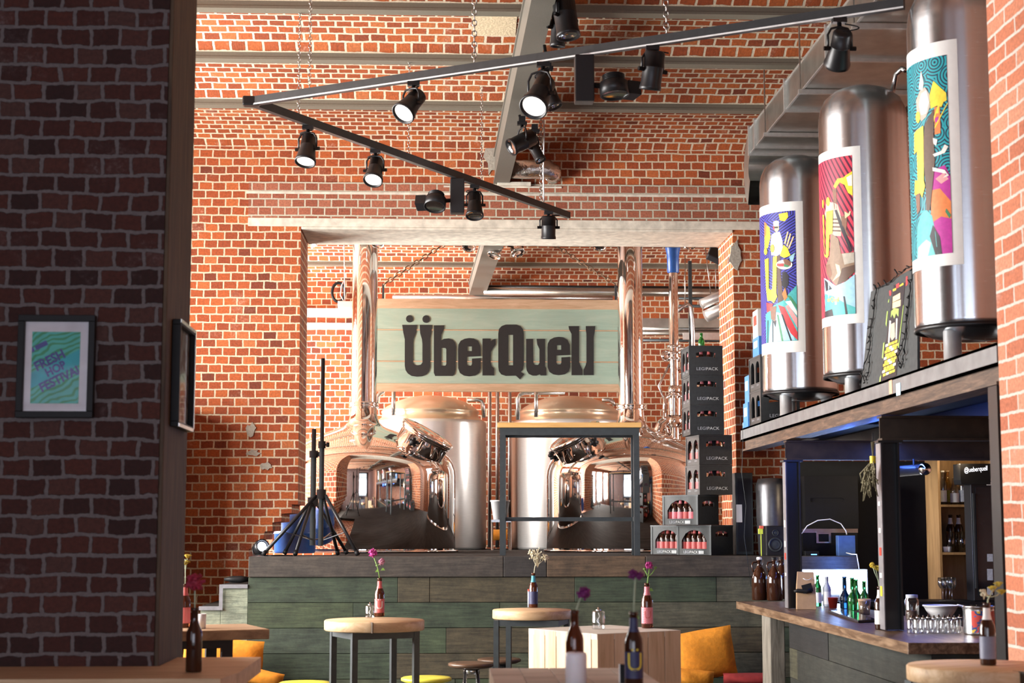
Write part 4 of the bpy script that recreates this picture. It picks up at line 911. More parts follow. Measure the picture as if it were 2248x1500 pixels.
for px,py,Y,d,lab in ((692,519,16.6,(-.5,-.5,-.7),'chrome spotlight under the rear ceiling nearest the opening edge'),(833,520,16.6,(-.2,-.5,-.8),'chrome spotlight tucked beside the first chimney top'),
    (1031,528,16.7,(-.1,-.5,-.8),'round chrome spotlight left of the rear girder'),(1091,546,17.0,(-.35,-.3,-.9),'chrome spotlight on the rear girder, the lower one of the pair'),(1132,541,17.0,(.25,-.5,-.85),'chrome spotlight on the rear girder turned outward'),
    (1319,526,16.6,(-.2,-.5,-.8),'chrome spotlight between the sign chain and the second chimney'),(1512,523,16.6,(.1,-.5,-.8),'chrome spotlight beside the blue reducer')):
    q=aY(px,py,Y); spot(q+Vector((0,0,.12)),d,lab.replace('left of','just before'),.075,.19,False,.12,m_chrome)
p=aY(1574,562,16.4); root=thing('floodlight',p,'small black floodlight by the pier inside the opening','floodlight')
b=MB().cbox((0,0,0),(.19,.08,.15),0,Matrix.Translation(p)@Euler((R_(-35),R_(25),0)).to_matrix().to_4x4()); b.build('housing',m_blackm,root,bevel=.01)
b=MB().tube([p+Vector((-.08,0,.02)),p+Vector((-.05,.02,.14)),p+Vector((.02,.04,.2)),p+Vector((.02,.04,.5))],.01,6); b.build('bracket',m_blackm,root)
# bucket and pump between the fermenters
q=aY(1098,1141,18.5); root=thing('pump_trolley',(q.x,18.5,ST),'small orange pump on a steel trolley between the fermenters','pump')
b=MB(); b.box((q.x-.10,18.4,q.z-.03),(q.x+.12,18.62,q.z-.002)); 
for x in(-.09,.11):
    for y in(18.41,18.61): b.cyl((q.x+x,y,ST+.002),(q.x+x,y,q.z-.03),.01,n=8)
b.build('trolley',m_silver,root); b=MB().cyl((q.x-.08,18.5,ST+.17),(q.x+.08,18.5,ST+.17),.06,n=20); b.build('motor',m_orange,root)
root=thing('white_bucket',(q.x,18.5,q.z),'white plastic bucket standing on the pump trolley','bucket')
MB().lathe([(0,0),(.075,0),(.105,.2),(.112,.2),(.112,.215),(.10,.215),(.072,.01),(0,.008)],28,0,Matrix.Translation((q.x,18.5,q.z))).build('body',m_white,root)
# ================================================================ ON THE STAGE
def tripod(px,Y,ytop,yhub,feet,lab,rp=.017):
    b0=aY(px,1190,Y); top=aY(px,ytop,Y).z; hub=aY(px,yhub,Y).z; c=Vector((b0.x,Y,0)); root=thing('speaker_tripod',(c.x,Y,ST),lab,'tripod stand')
    z=lambda q: Vector((c.x,Y,q))
    MB().cyl(z(ST+.09),z(hub+.42),rp*1.25,n=14).build('outer_tube',m_frame if rp>.016 else m_blackm,root)
    MB().cyl(z(hub+.42),z(top),rp,n=14).build('pole',m_blackm,root)
    b=MB(); b.cyl(z(hub-.03),z(hub+.05),rp*2.4,n=16); b.cyl(z(hub+.40),z(hub+.46),rp*1.9,n=14); b.cyl(z(hub+.43),z(hub+.43)+Vector((.06,-.01,0)),.009,n=8); b.cyl(z(hub+.43)+Vector((.05,-.01,-.02)),z(hub+.43)+Vector((.05,-.01,.02)),.014,n=8); b.build('collar',m_blackm,root)
    for fx,fy,YY in feet:
        f=aY(fx,fy,YY); f.z=ST+.018; d=(Vector((f.x-c.x,f.y-Y,0))).normalized(); p=z(hub)+d*.04
        lg=MB().tube([p,f],.015,10).build('leg',m_blackm,root)
        MB().tube([f-(f-p)*.06,f+Vector((0,0,-.002))],.02,10).build('rubber_foot',m_black,lg)
        MB().bar(p.lerp(f,.62),z(ST+.14)+d*.03,.016,.006).build('brace',m_blackm,root)
    return root
tripod(704,14.05,787,1088,((577,1209,13.95),(786,1212,13.9),(742,1200,14.5)),'tall black tripod stand with a long pole at the stage edge')
tripod(686,14.55,942,1105,((648,1214,14.1),(762,1206,14.8),(625,1200,14.8)),'shorter black tripod stand just behind the tall one',.02)
p=aY(569,1214,13.98); p.z=ST+.0065; root=thing('stage_lamp',p,'small floor spotlight shining on the stage corner above the steps','stage lamp')
c=p+Vector((0,.1,.07)); Mh=Matrix.Translation(c)@frame_to((.45,-.75,.25)); MB().lathe([(0,-.07),(.05,-.07),(.062,.0),(.062,.05),(.055,.05),(.05,.03)],20,0,Mh).build('housing',m_blackm,root); MB().lathe([(0,.028),(.040,.03)],20,0,Mh).build('lens',m_stagelamp,root)
b=MB().tube([p+Vector((-.07,.1,.07)),p+Vector((-.06,.1,.005)),p+Vector((.06,.1,.005)),p+Vector((.07,.1,.07))],.006,6); b.build('bracket',m_blackm,root)
b=MB().tube([Vector((-1.50,14.12,ST+.009)),Vector((-1.42,14.02,ST+.009)),Vector((-1.36,14.1,ST+.009)),Vector((-1.26,14.03,ST+.009))],.008,6); tag(b.build('lamp_cable',m_black),'black cable on the stage floor from the floor spotlight','cable')
root=thing('blue_drum',(-1.5,16.2,ST),'blue plastic drum seen through the broken brick edge of the opening','drum')
b=MB().lathe([(0,ST),(.19,ST),(.2,ST+.02),(.2,ST+.18),(.21,ST+.19),(.2,ST+.2),(.2,ST+.33),(.17,ST+.36),(.16,ST+.38),(0,ST+.38)],32,0,Matrix.Translation((-1.42,16.06,.002))); b.build('body',m_bluep,root)
# bar-height table on the stage
FL=Vector((.508,14.52,0)); ang=R_(-3); u=Vector((math.cos(ang),math.sin(ang),0)); v=Vector((-math.sin(ang),math.cos(ang),0)); W=1.235; D=.42; zt=aY(1200,940,14.55).z
root=thing('stage_table',FL+Vector((0,0,ST)),'bar-height table with a honey wood top on a grey steel frame, standing on the stage','table')
Tm=Matrix(((u.x,v.x,0,FL.x),(u.y,v.y,0,FL.y),(0,0,1,0),(0,0,0,1)))
MB().box((-.02,-.02,zt),(W+.02,D+.02,zt+.045),0,Tm).build('tabletop',m_table2,root,bevel=.003)
t=.05; b=MB(); b.box((t,0,zt-.066),(W-t,t*.6,zt-.002),0,Tm); b.box((t,D-t*.6,zt-.066),(W-t,D,zt-.002),0,Tm); b.box((0,t,zt-.066),(t*.8,D-t,zt-.002),0,Tm); b.box((W-t*.8,t,zt-.066),(W,D-t,zt-.002),0,Tm); b.build('apron',m_frame,root)
for x in(0,W-t):
    for y in(0,D-t): MB().box((x,y,ST+.001),(x+t,y+t,zt-.001),0,Tm).build('leg',m_frame,root)
zf=aY(1200,1140,14.7).z; b=MB(); b.box((t,D-t,zf-.018),(W-t,D-.01,zf+.018),0,Tm); b.box((0.005,t,zf-.018),(.04,D-t,zf+.018),0,Tm); b.box((W-.04,t,zf-.018),(W-.005,D-t,zf+.018),0,Tm); b.build('footrest',m_frame,root)
# crates
CH=.268
def arch(x0,x1,z0,z1,k=.35,n=7):
    c=(x0+x1)/2; r=(x1-x0)/2; zs=z1-r*k*2 if k<.5 else z1-r; h=z1-zs
    return [(x0,z0),(x1,z0)]+[(c+r*math.cos(math.pi*i/n),zs+h*math.sin(math.pi*i/n)) for i in range(n+1)]
def slot(x0,x1,z0,z1,n=8):
    c=(x0+x1)/2; up=[(x0+(x1-x0)*i/n, z1-.016*(2*i/n-1)**2) for i in range(n,-1,-1)]; lo=[(x0+(x1-x0)*i/n, z0-.010*(2*i/n-1)**2) for i in range(n+1)]
    return lo+up
def crate(near,th,z,kind,lab,name='beer_crate'):
    root=thing(name,(near.x,near.y,z),lab,'beer crate','black beer crates',th); b=MB(); w,l,h,t=.30,.40,CH-.002,.012
    fs=lambda y: (lambda u,v,q: Vector((u,y+q,v))); fl=lambda x: (lambda u,v,q: Vector((x+q,u,v)))
    oS=[(0,0),(w,0),(w,h),(0,h)]; oL=[(t,0),(l-t,0),(l-t,h),(t,h)]
    sl=[slot(.062,.238,.168,.215)]
    if kind=='tall': lh=[arch(.05,.175,.055,.225,.9),arch(.225,.35,.055,.225,.9)]
    else: lh=[[(.055,.055),(.345,.055),(.345,.13),(.30,.19),(.25,.215),(.2,.222),(.15,.215),(.10,.19),(.055,.13)]]
    b.plate(oS,sl,t,fs(0)); b.plate(oS,sl,t,fs(l-t)); b.plate(oL,lh,t,fl(0)); b.plate(oL,lh,t,fl(w-t)); b.box((t,t,0),(w-t,l-t,.010))
    o=b.build('crate_shell',m_crate,root,local=True)
    r=MB()
    for y0,y1,x0,x1 in ((-.004,0,-.004,w+.004),(l,l+.004,-.004,w+.004)): r.box((x0,y0,h-.014),(x1,y1,h))
    for x0,x1 in((-.004,0),(w,w+.004)): r.box((x0,0,h-.014),(x1,l,h)); 
    for x0,x1 in((-.004,0),(w,w+.004)):
        for y0 in (0,l-.02): r.box((x0,y0,0),(x1,y0+.02,h-.014))
    r.build('rim',m_crateg if kind!='tall' else m_crate,root,local=True)
    e=MB()
    if kind=='tall':
        e.text('LEGI',.038,lambda u,v,q: Vector((.105+u,-.0012,.055+v)),1,sx=1.15); e.text('PACK',.038,lambda u,v,q: Vector((.205+u,-.0012,.055+v)),0,sx=1.15)
        for y in(.11,.29): MB().text('LEGIPACK',.018,lambda u,v,q,y=y: Vector((-.0012,y-u,.035+v))).build('side_lettering',m_greyp,root,local=True)
    else:
        e.text('LEGI',.034,lambda u,v,q: Vector((-.0052,.285-u,.024+v)),1,sx=1.1); e.text('PACK',.034,lambda u,v,q: Vector((-.0052,.200-u,.024+v)),0,sx=1.1)
        e.add([(-.0052,.145,.010),(-.0052,.085,.010),(-.0052,.085,.038),(-.0052,.145,.038)],[(0,1,2,3)],2)
        e.text('LEGIPACK',.034,lambda u,v,q: Vector((-.0012,.2-u,.24+v)),3,sx=1.2)
    e.build('lettering',[m_legi,m_greyp,M('pale_grey_block',(.5,.53,.55),.5),m_crateg],root,local=True)
    return root
bp_=None
def bottle_mesh(name,mats,lab_r=True):
    b=MB(); b.lathe([(0,0),(.0285,0),(.0302,.004),(.0302,.128),(.0285,.145),(.017,.178),(.0140,.19),(.0128,.222),(0,.222)],14,0)
    b.lathe([(.0305,.028),(.0305,.105)],14,1); b.lathe([(.0172,.179),(.0145,.190),(.0134,.214)],14,1); b.lathe([(.0138,.218),(.0142,.230),(0,.232)],12,2)
    return b.build(name,mats,local=True)
crate_bottles=[bottle_mesh('beer_bottle',[m_brownd,m_redlabel,m_red]),bottle_mesh('beer_bottle',[m_brownd,m_pinklabel,m_silver])]
nb_=[0]
def fill(root,lab,grp,th):
    Mx=Matrix.Translation(root.location)@Matrix.Rotation(th,4,'Z'); rd=random.Random(int(root.location.z*1000+root.location.x*77))
    for i,j in [(0,0),(1,0),(2,0),(3,0),(0,1),(0,2),(0,3),(0,4),(0,5)]:
        p=Mx@Vector((.046+.0695*i,.044+.0625*j,.0115)); src=crate_bottles[rd.random()<.3]
        if nb_[0]<2: o=crate_bottles[nb_[0]]
        else: o=src.copy(); COL.objects.link(o)
        nb_[0]+=1; o.location=p; o.rotation_euler=(0,0,rd.uniform(0,6)); tag(o,lab,'bottle',grp)
tower=[]
eY=14.58
def edge(px,Y=eY): return aY(px,1000,Y)
def addcrate(px,Y,th,row,kind,lab,blab):
    r=crate(edge(px,Y),R_(th),ST+.002+row*CH,kind,lab); fill(r,'red-labelled beer bottle standing in the '+blab,'bottles in the '+blab,R_(th)); return r
thB=R_(41); eB=edge(1559)+Vector((-.415*math.sin(thB)+.11*math.cos(thB),.415*math.cos(thB)+.11*math.sin(thB),0))
r=crate(eB,thB,ST+.002,'wide','black crate in the bottom row nearest the kettle, mostly behind its neighbour'); fill(r,'red-labelled beer bottle standing in the bottom crate nearest the kettle','bottles in the bottom crate nearest the kettle',thB)
addcrate(1559,eY,41,0,'wide','black crate in the bottom row under the middle of the stack','bottom crate below the stack')
addcrate(1531,eY-.02,44,1,'wide','black crate in the second layer turned with its long arched side forward','second layer crate with the arched side forward')
addcrate(1536,eY,10,2,'tall','third black crate from the floor in the tower, two arches on its side','third crate of the tower')
addcrate(1536,eY,9,3,'tall','fourth black crate from the floor in the tower','fourth crate of the tower')
addcrate(1517,eY+.02,2,4,'tall','fifth black crate of the tower, lowest of the narrow upper three','fifth crate of the tower')
addcrate(1517,eY+.02,2,5,'tall','black crate second from the top of the tower','crate second from the top of the tower')
addcrate(1516,eY+.02,2,6,'tall','topmost black crate of the tower','topmost crate of the tower')
p=edge(1545,14.8); root=thing('beer_bottle',(p.x,14.85,ST+.003+7*CH),'dark bottle standing on top of the crate tower','bottle')
b=MB().lathe([(0,0),(.028,0),(.03,.004),(.03,.06),(.026,.08),(.014,.095),(.013,.13),(.015,.131),(.015,.14),(0,.14)],16); b.build('glass',m_green,root,local=True)
# things at the dark end of the stage, under the mezzanine
def simple(name,lo,hi,mt,lab,cat,bevel=.004):
    root=thing(name,((lo[0]+hi[0])/2,(lo[1]+hi[1])/2,lo[2]),lab,cat); MB().box(lo,hi).build('body',mt,root,bevel=bevel); return root
a=aY(1613,1000,14.8)
root=simple('black_cabinet',(a.x,14.80,ST+.002),(a.x+.16,14.97,2.17),m_frame,'tall dark grey cabinet behind the crate tower under the mezzanine edge','cabinet'); b=MB().box((a.x+.02,14.796,ST+.03),(a.x+.14,14.799,2.12)); b.build('door',m_blackm,root)
a=aY(1689,1150,14.15); root=thing('studio_speaker',(a.x+.08,14.1,ST),'small black studio loudspeaker on the stage end','loudspeaker')
b=MB().box((a.x-.06,14.0,ST+.002),(a.x+.13,14.24,ST+.26)); b.build('cabinet',m_blackm,root,bevel=.008)
def disc(b,c,r,mt=0): b.lathe([(r,0),(r,.004),(r*.85,.006),(r*.75,-.004),(r*.3,.002),(0,.004)],20,mt,Matrix.Translation(c)@Euler((R_(90),0,0)).to_matrix().to_4x4())
b=MB(); disc(b,(a.x+.02,13.998,ST+.10),.062); b.build('woofer',m_frame,root); b=MB(); disc(b,(a.x+.02,13.998,ST+.20),.028); b.build('tweeter',m_frame,root)
b=MB(); b.box((a.x-.11,14.06,ST+.19),(a.x-.075,14.09,ST+.235),1); b.box((a.x-.10,14.055,ST+.235),(a.x-.07,14.09,ST+.26),0); b.box((a.x-.092,14.07,ST+.002),(a.x-.086,14.08,ST+.19),1); o=b.build('small_flag',[M('neon_red',(.9,.15,.1),.5),M('neon_yellow',(.7,.85,.1),.5)]); tag(o,'tiny red and yellow marker beside the small loudspeaker','flag')
c=aY(1706,1100,14.7); root=thing('grey_drum',(c.x,14.75,ST),'dark grey metal drum with a bright edge behind the small loudspeaker','drum')
b=MB().lathe([(0,ST+.003),(.12,ST+.003),(.125,ST+.02),(.14,ST+.35),(.14,ST+.62),(.12,ST+.68),(0,ST+.69)],32,0,Matrix.Translation((c.x-.06,14.645,0))); b.build('shell',M('dark_grey_metal',(.13,.13,.14),.35,.8),root)
a=aY(1757,1215,14.4); c=aY(1878,1215,14.4)
root=thing('flight_case',(a.x,14.4,ST),'black flight case with a silver latch and edge strip on the stage end','flight case')
b=MB().box((a.x,14.3,ST+.002),(c.x,14.8,ST+.235)); b.build('body',m_black,root,bevel=.005); b=MB(); b.box((a.x,14.294,ST+.2),(c.x,14.2995,ST+.235)); b.build('edge_strip',m_silver,root)
h=aY(1808,1180,14.29); b=MB(); b.plate([(h.x-.065,h.z-.05),(h.x+.065,h.z-.05),(h.x+.065,h.z+.05),(h.x-.065,h.z+.05)],[[(h.x-.045,h.z-.05+.012),(h.x+.045,h.z-.038),(h.x+.045,h.z+.028),(h.x-.045,h.z+.028)]],.006,fxz(14.286)); b.build('latch',m_silver,root)
a=aY(1757,1010,14.6); c=aY(1876,1150,14.6); root=thing('black_amplifier',(a.x,14.5,c.z),'big black slotted amplifier cabinet standing on the flight case','amplifier')
zb=ST+.238; b=MB(); b.plate([(a.x,zb),(c.x,zb),(c.x,2.13),(a.x,2.13)],[[(a.x+.05,1.90),(c.x-.14,1.90),(c.x-.12,1.918),(c.x-.14,1.936),(a.x+.05,1.936)]],.012,fxz(14.45)); b.box((a.x,14.4625,zb),(c.x,14.8,2.13)); b.build('cabinet',m_black,root)
a=aY(1836,1176,14.12); c=aY(1874,1212,14.12); root=thing('blue_router',((a.x+c.x)/2,14.1,ST),'small blue router box on the stage end with a white cable','router')
b=MB().box((a.x,14.05,ST+.002),(c.x,14.15,a.z)); b.build('body',M('blue_grey_plastic',(.06,.13,.35),.4),root,bevel=.004)
b=MB().tube([aY(1760,1172,14.1),aY(1772,1155,14.1),aY(1795,1143,14.1),aY(1822,1140,14.1),aY(1846,1150,14.1),aY(1857,1166,14.1),aY(1859,1174,14.1)],.005,6); b.build('white_cable',m_white,root)
q=aY(1858,1213,14.04); b=MB().tube([Vector((q.x,14.04,ST+.03)),Vector((q.x+.01,13.9,ST+.02)),Vector((q.x+.02,13.765,ST+.02)),Vector((q.x+.03,13.755,ST-.06)),Vector((q.x+.04,13.75,ST-.16))],.005,6); b.build('hanging_cable',m_white,root)
a=aY(1762,1206,14.1); root=thing('mixer_box',(a.x,14.1,ST),'tiny black box with orange and blue lights beside the router','device')
b=MB().box((a.x,14.0,ST+.002),(a.x+.12,14.15,ST+.045)); b.build('body',m_black,root,bevel=.003); b=MB().box((a.x+.05,13.9985,ST+.012),(a.x+.1,13.9995,ST+.02)); b.build('light',emit('blue_device_light',(.1,.35,1),3),root)
a=aY(1623,1122,15.3); root=thing('mounted_card',(a.x,14.3,ST),'small white card stuck on the dark grey cabinet beside the crates','card')
p=aY(1617,1147,14.79);q=aY(1629,1108,14.79); b=MB().box((p.x,14.792,p.z),(q.x,14.7955,q.z)); b.build('sheet',m_white,root)
# ================================================================ BAR
CZ=1.10
root=thing('bar_counter',(2.29,8.1,0),'dark rough-wood bar counter with weathered boards on its front','bar counter')
x0=2.295; cy0,cy1=8.1,12.85
b=MB(); b.plate([(x0,cy0),(XR-.1,cy0),(XR-.1,8.75),(3.0,8.75),(3.0,cy1),(x0,cy1)],[],-.055,lambda u,v,w: Vector((u,v,CZ-.055-w))) ; b.build('countertop',m_counter,root,bevel=.004)
b=MB(); z1=CZ-.058; rows=[(.20,[8.15,10.3,11.45]),(.2,[8.15,8.9,11.2,11.45]),(.2,[8.15,9.6,10.6,11.45]),(.2,[8.15,9.9,11.45]),(.2,[8.15,8.8,10.4,11.45])]
z=z1
for hgt,ys in rows:
    for a,c in zip(ys,ys[1:]): b.box((x0+.115+random.uniform(0,.008),a+.001,z-hgt+.002),(x0+.16,c-.001,z))
    z-=hgt
b.box((x0+.12,cy0+.02,0),(XR-.2,cy0+.045,z1)); b.build('front_boards',m_bar,root,bevel=.002)
b=MB(); b.box((x0+.17,8.2,0),(x0+.185,11.5,z1)); b.box((2.9,8.2,0),(2.92,12.8,z1)); b.build('carcass',m_black,root)
p=aX(1722,1400,x0+.14); 
b=MB(); b.box((x0+.03,11.68,0),(x0+.135,11.98,CZ-.057)); b.build('support_post',m_greypost,root,bevel=.006)
CT=CZ+.0015
def on(px,py,z=CT): return aZ(px,py,z)
def bottle(name,p,r,h,mt,lab,cat='bottle',label=None,neck=None,shoulder=.58,nr=.42,group=None,cap=None,open_=False):
    root=thing(name,p,lab,cat,group); b=MB()
    pr=[(0,0),(r*.94,0),(r,.005),(r,h*shoulder),(r*.93,h*(shoulder+.06)),(r*.58,h*(shoulder+.16)),(r*.46,h*(shoulder+.22)),(r*nr,h*.95),(r*nr*1.12,h*.955),(r*nr*1.12,h)]
    pr+= [(r*nr*.72,h),(r*nr*.7,h*.8),(0,h*.78)] if open_ else [(0,h)]
    b.lathe(pr,24); b.build('glass',mt,root,local=True)
    if label: MB().lathe([(r*1.012,h*label[1]),(r*1.012,h*label[2])],24).build('label',label[0],root,local=True)
    if neck: MB().lathe([(r*.62,h*(shoulder+.15)),(r*.48,h*(shoulder+.22)),(r*nr*1.06,h*.92)],20).build('neck_label',neck,root,local=True)
    if cap: MB().lathe([(r*nr*1.2,h*.965),(r*nr*1.25,h*1.012),(0,h*1.015)],14).build('cap',cap,root,local=True)
    return root
def growler(p,lab,cap):
    root=thing('growler_bottle',p,lab,'growler','swing-top growlers'); r,h=.062,.335
    MB().lathe([(0,0),(.057,0),(r,.006),(r,.16),(.058,.19),(.040,.235),(.022,.26),(.0175,.275),(.0165,.305),(.02,.307),(.02,.318),(0,.318)],28).build('glass',m_brownd,root,local=True)
    MB().lathe([(.0205,.3185),(.021,.334),(.017,.339),(0,.34)],16).build('stopper',cap,root,local=True)
    MB().tube([(-.018,0,.30),(-.05,0,.295),(-.058,0,.27),(-.052,0,.235),(-.046,0,.222)],.007,8).build('handle',m_brownd,root,local=True)
    MB().tube([(.021,.0,.33),(.03,0,.315),(.024,0,.28),(.02,0,.268)],.0022,6).build('wire_clip',m_silver,root,local=True)
growler(on(1668,1318),'brown swing-top growler with white stopper, standing at the counter end',m_white); growler(on(1701,1319),'brown swing-top growler with dark stopper, second from the counter end',m_black)
p=on(1726,1317); p.y+=.16; growler(p,'brown growler mostly hidden behind the first black column',m_black)
p=Vector((2.550,11.515,CT)); root=thing('paper_bag',p,'brown kraft paper bag with a black bow on the bar counter','paper bag',rz=R_(-8))
b=MB(); vs=[(-.068,-.03,0),(.070,-.03,0),(.070,.04,0),(-.068,.04,0),(-.066,-.022,.15),(.066,-.024,.15),(.066,.03,.15),(-.066,.03,.15),(-.058,.0,.262),(.056,-.002,.258),(.056,.005,.258),(-.058,.006,.262)]
b.add(vs,[(0,3,2,1),(0,1,5,4),(1,2,6,5),(2,3,7,6),(3,0,4,7),(4,5,9,8),(5,6,10,9),(6,7,11,10),(7,4,8,11),(8,9,10,11)]); b.build('bag',m_kraft,root,local=True,bevel=.004)
b=MB(); b.tube([(-.085,-.03,.125),(-.06,-.034,.13),(0,-.034,.125),(.035,-.036,.135)],[.008,.014,.016,.02],8); b.cbox((.045,-.04,.14),(.07,.012,.06),0,Euler((0,R_(-15),0)).to_matrix().to_4x4()); b.build('bow',m_black,root,local=True)
b=MB().tube([(-.02,-.0295+.012*.0,.215),(.0,-.0265,.205),(.02,-.0265,.206),(.04,-.0275,.217)],.0025,6); b.build('printed_curve',m_paper,root,local=True)
bottle('green_bottle',on(1796,1332),.027,.225,m_green,'green bottle with a white label, first behind the paper bag',label=(m_paper,.12,.45))
bottle('white_bottle',on(1816,1332),.030,.215,m_greyp,'pale labelled bottle next to the paper bag in front of the light panel',label=(m_paper,.08,.5))
bottle('green_bottle',on(1855,1337),.034,.225,glass('blue_green_glass',(.01,.05,.12),.04,.6),'dark blue-green bottle right behind the red cup',shoulder=.35)
bottle('green_bottle',on(1872,1341),.032,.225,m_green,'bright green glowing bottle in front of the light panel',shoulder=.35)
p=on(1890,1341); p.y+=.12; bottle('green_bottle',p,.03,.21,m_green,'green bottle before the corner of the light panel',shoulder=.45)
p=on(1903,1341); p.y+=.06; bottle('green_bottle',p,.03,.20,m_green,'green bottle nearest the second black column',shoulder=.45)
p=on(1829,1336); root=thing('red_cup',p,'small red cup on the bar counter in front of the light panel','cup'); MB().lathe([(0,0),(.026,0),(.036,.072),(.038,.072),(.038,.076),(.034,.076),(.024,.004),(0,.004)],24).build('body',m_red,root,local=True)
q=[on(1818,1345),on(1884,1368),on(1926,1366),on(1862,1343)]
root=thing('laptop',sum(q,Vector())/4,'closed dark glossy laptop lying on the bar counter reflecting blue light','laptop'); b=MB(); b.add([Vector((v.x,v.y,CT)) for v in q]+[Vector((v.x,v.y,CT+.016)) for v in q],[(0,1,2,3),(7,6,5,4),(0,4,5,1),(1,5,6,2),(2,6,7,3),(3,7,4,0)]); b.build('body',M('glossy_dark_lid',(.03,.035,.05),.12,.2),root,bevel=.003)
p=on(1898,1350); root=thing('short_glass',p,'short clear glass behind the beer bottle with yellow flowers','glass'); MB().lathe([(0,0),(.032,0),(.036,.09),(.033,.09),(.03,.006),(0,.006)],24).build('tumbler',m_clear,root,local=True)
p=on(1914,1352); p.y+=.18; root=thing('kraft_cup',p,'brown cardboard cup beside the short clear glass','cup'); MB().lathe([(0,0),(.033,0),(.042,.10),(.039,.10),(.031,.005),(0,.005)],24).build('body',m_kraft,root,local=True)
# the light panel on the back counter
root=thing('back_counter',(3.3,13.2,0),'low dark back counter carrying the glowing panel','counter'); b=MB(); b.box((2.93,13.0,1.05),(5.4,13.45,1.09)); b.box((3.0,13.05,0),(5.3,13.4,1.05)); b.build('body',m_black,root)
a=aY(1762,1313,13.1); c=aY(1905,1250,13.1); root=thing('light_panel',((a.x+c.x)/2,13.1,1.09),'blue-white glowing light panel at the back of the bar','light panel'); b=MB().box((a.x,13.1,1.092),(c.x,13.16,c.z)); b.build('casing',M('pale_casing',(.5,.55,.65),.4),root,bevel=.004); b=MB().box((a.x+.004,13.094,a.z+.03),(c.x-.012,13.0985,c.z-.006)); b.build('glowing_face',m_led,root)
# yellow yarrow bottle
def stemflower(name,base,tip,lab,stem_mt,heads,r=.0029,leaves=(),cat='flower'):
    """stem from inside the bottle neck to the heads; heads: (offset from tip, kind)"""
    base=Vector(base);tip=Vector(tip); root=thing(name,base,lab,cat)
    b=MB(); mid=base.lerp(tip,.5)+Vector(((tip.x-base.x)*-.18,0,0)); fork=base.lerp(tip,.6)
    b.tube([base,mid,tip],r,6)
    for off,kind,rad,mt in heads:
        h=tip+Vector(off)
        if Vector(off).length>.02: b.tube([fork,fork.lerp(h,.5)+Vector((0,0,-.006)),h],r*.8,5)
    b.build('stem',stem_mt,root)
    rd=random.Random(int(base.x*1000+base.y*100))
    for off,kind,rad,mt in heads:
        h=tip+Vector(off); b=MB()
        if kind=='ball':
            for i in range(46):
                d=Vector((rd.gauss(0,1),rd.gauss(0,1),rd.gauss(0,1)+.35)).normalized(); b.cyl(h,h+d*rad*rd.uniform(.75,1.1),rad*.10,rad*.2,6,0,False)
            b.ball(h-Vector((0,0,rad*.15)),rad*.6,0,6)
        elif kind=='flat':
            for i in range(34):
                a=rd.uniform(0,6.28); q=rad*math.sqrt(rd.random()); e=h+Vector((q*math.cos(a),q*math.sin(a)*.8,.008-.9*q*q/rad*.35)); b.ball(e,rad*.17,0,4,.6); b.tube([h-Vector((0,0,rad*.7)),e],.0012,4)
        elif kind=='daisy':
            for i in range(22):
                a=i*.2856; d=Vector((math.cos(a),math.sin(a)*.9,.22*math.sin(i*1.7))); b.cyl(h,h+d*rad,rad*.07,rad*.17,5,0,False)
            b.ball(h,rad*.3,0,6,.6)
        elif kind=='spray':
            for i in range(30):
                e=h+Vector((rd.gauss(0,rad*.5),rd.gauss(0,rad*.35),rd.uniform(-rad*.6,rad))); b.tube([h-Vector((0,0,rad*1.6)),h.lerp(e,.5),e],.001,4); b.ball(e,.0055,0,4)
        b.build('blossom',mt,root)
    for off,s in leaves:
        c=base+Vector(off); b=MB(); n=6
        vs=[(c.x+s*.9*i/n,c.y,c.z+s*.35*math.sin(i/n*3)+k*s*.28*math.sin(math.pi*i/n)) for i in range(n+1) for k in(-1,1)]
        b.add(vs,[(2*i,2*i+1,2*i+3,2*i+2) for i in range(n)]); b.build('leaf',m_stem,root)
    return root
p=on(1933.5,1382); bottle('beer_bottle',p,.031,.237,m_brownd,'dark beer bottle with white neck label and yellow flowers on the counter edge',label=(m_paper,.12,.44),neck=m_paper,open_=True)
t=aY(1923,1250,p.y); stemflower('yarrow_sprig',p+Vector((0,0,.20)),t,'yellow yarrow in the bottle on the counter edge by the second column',m_stemg,[((-.02,0,.022),'ball',.016,m_yflow),((.012,0,.012),'flat',.036,m_yflow)],leaves=(((0,0,.075),.02),))
p=on(2003,1362); root=thing('glass_jar',p,'clear lidded jar of dark beans beside the second column','jar'); MB().lathe([(0,0),(.04,0),(.042,.005),(.042,.12),(.034,.135),(.034,.14)],24).build('glass',m_clear,root,local=True); MB().lathe([(0,.005),(.038,.006),(.038,.06),(0,.062)],20).build('contents',m_leather,root,local=True); MB().lathe([(.036,.136),(.036,.155),(0,.157)],20).build('lid',m_greyp,root,local=True)
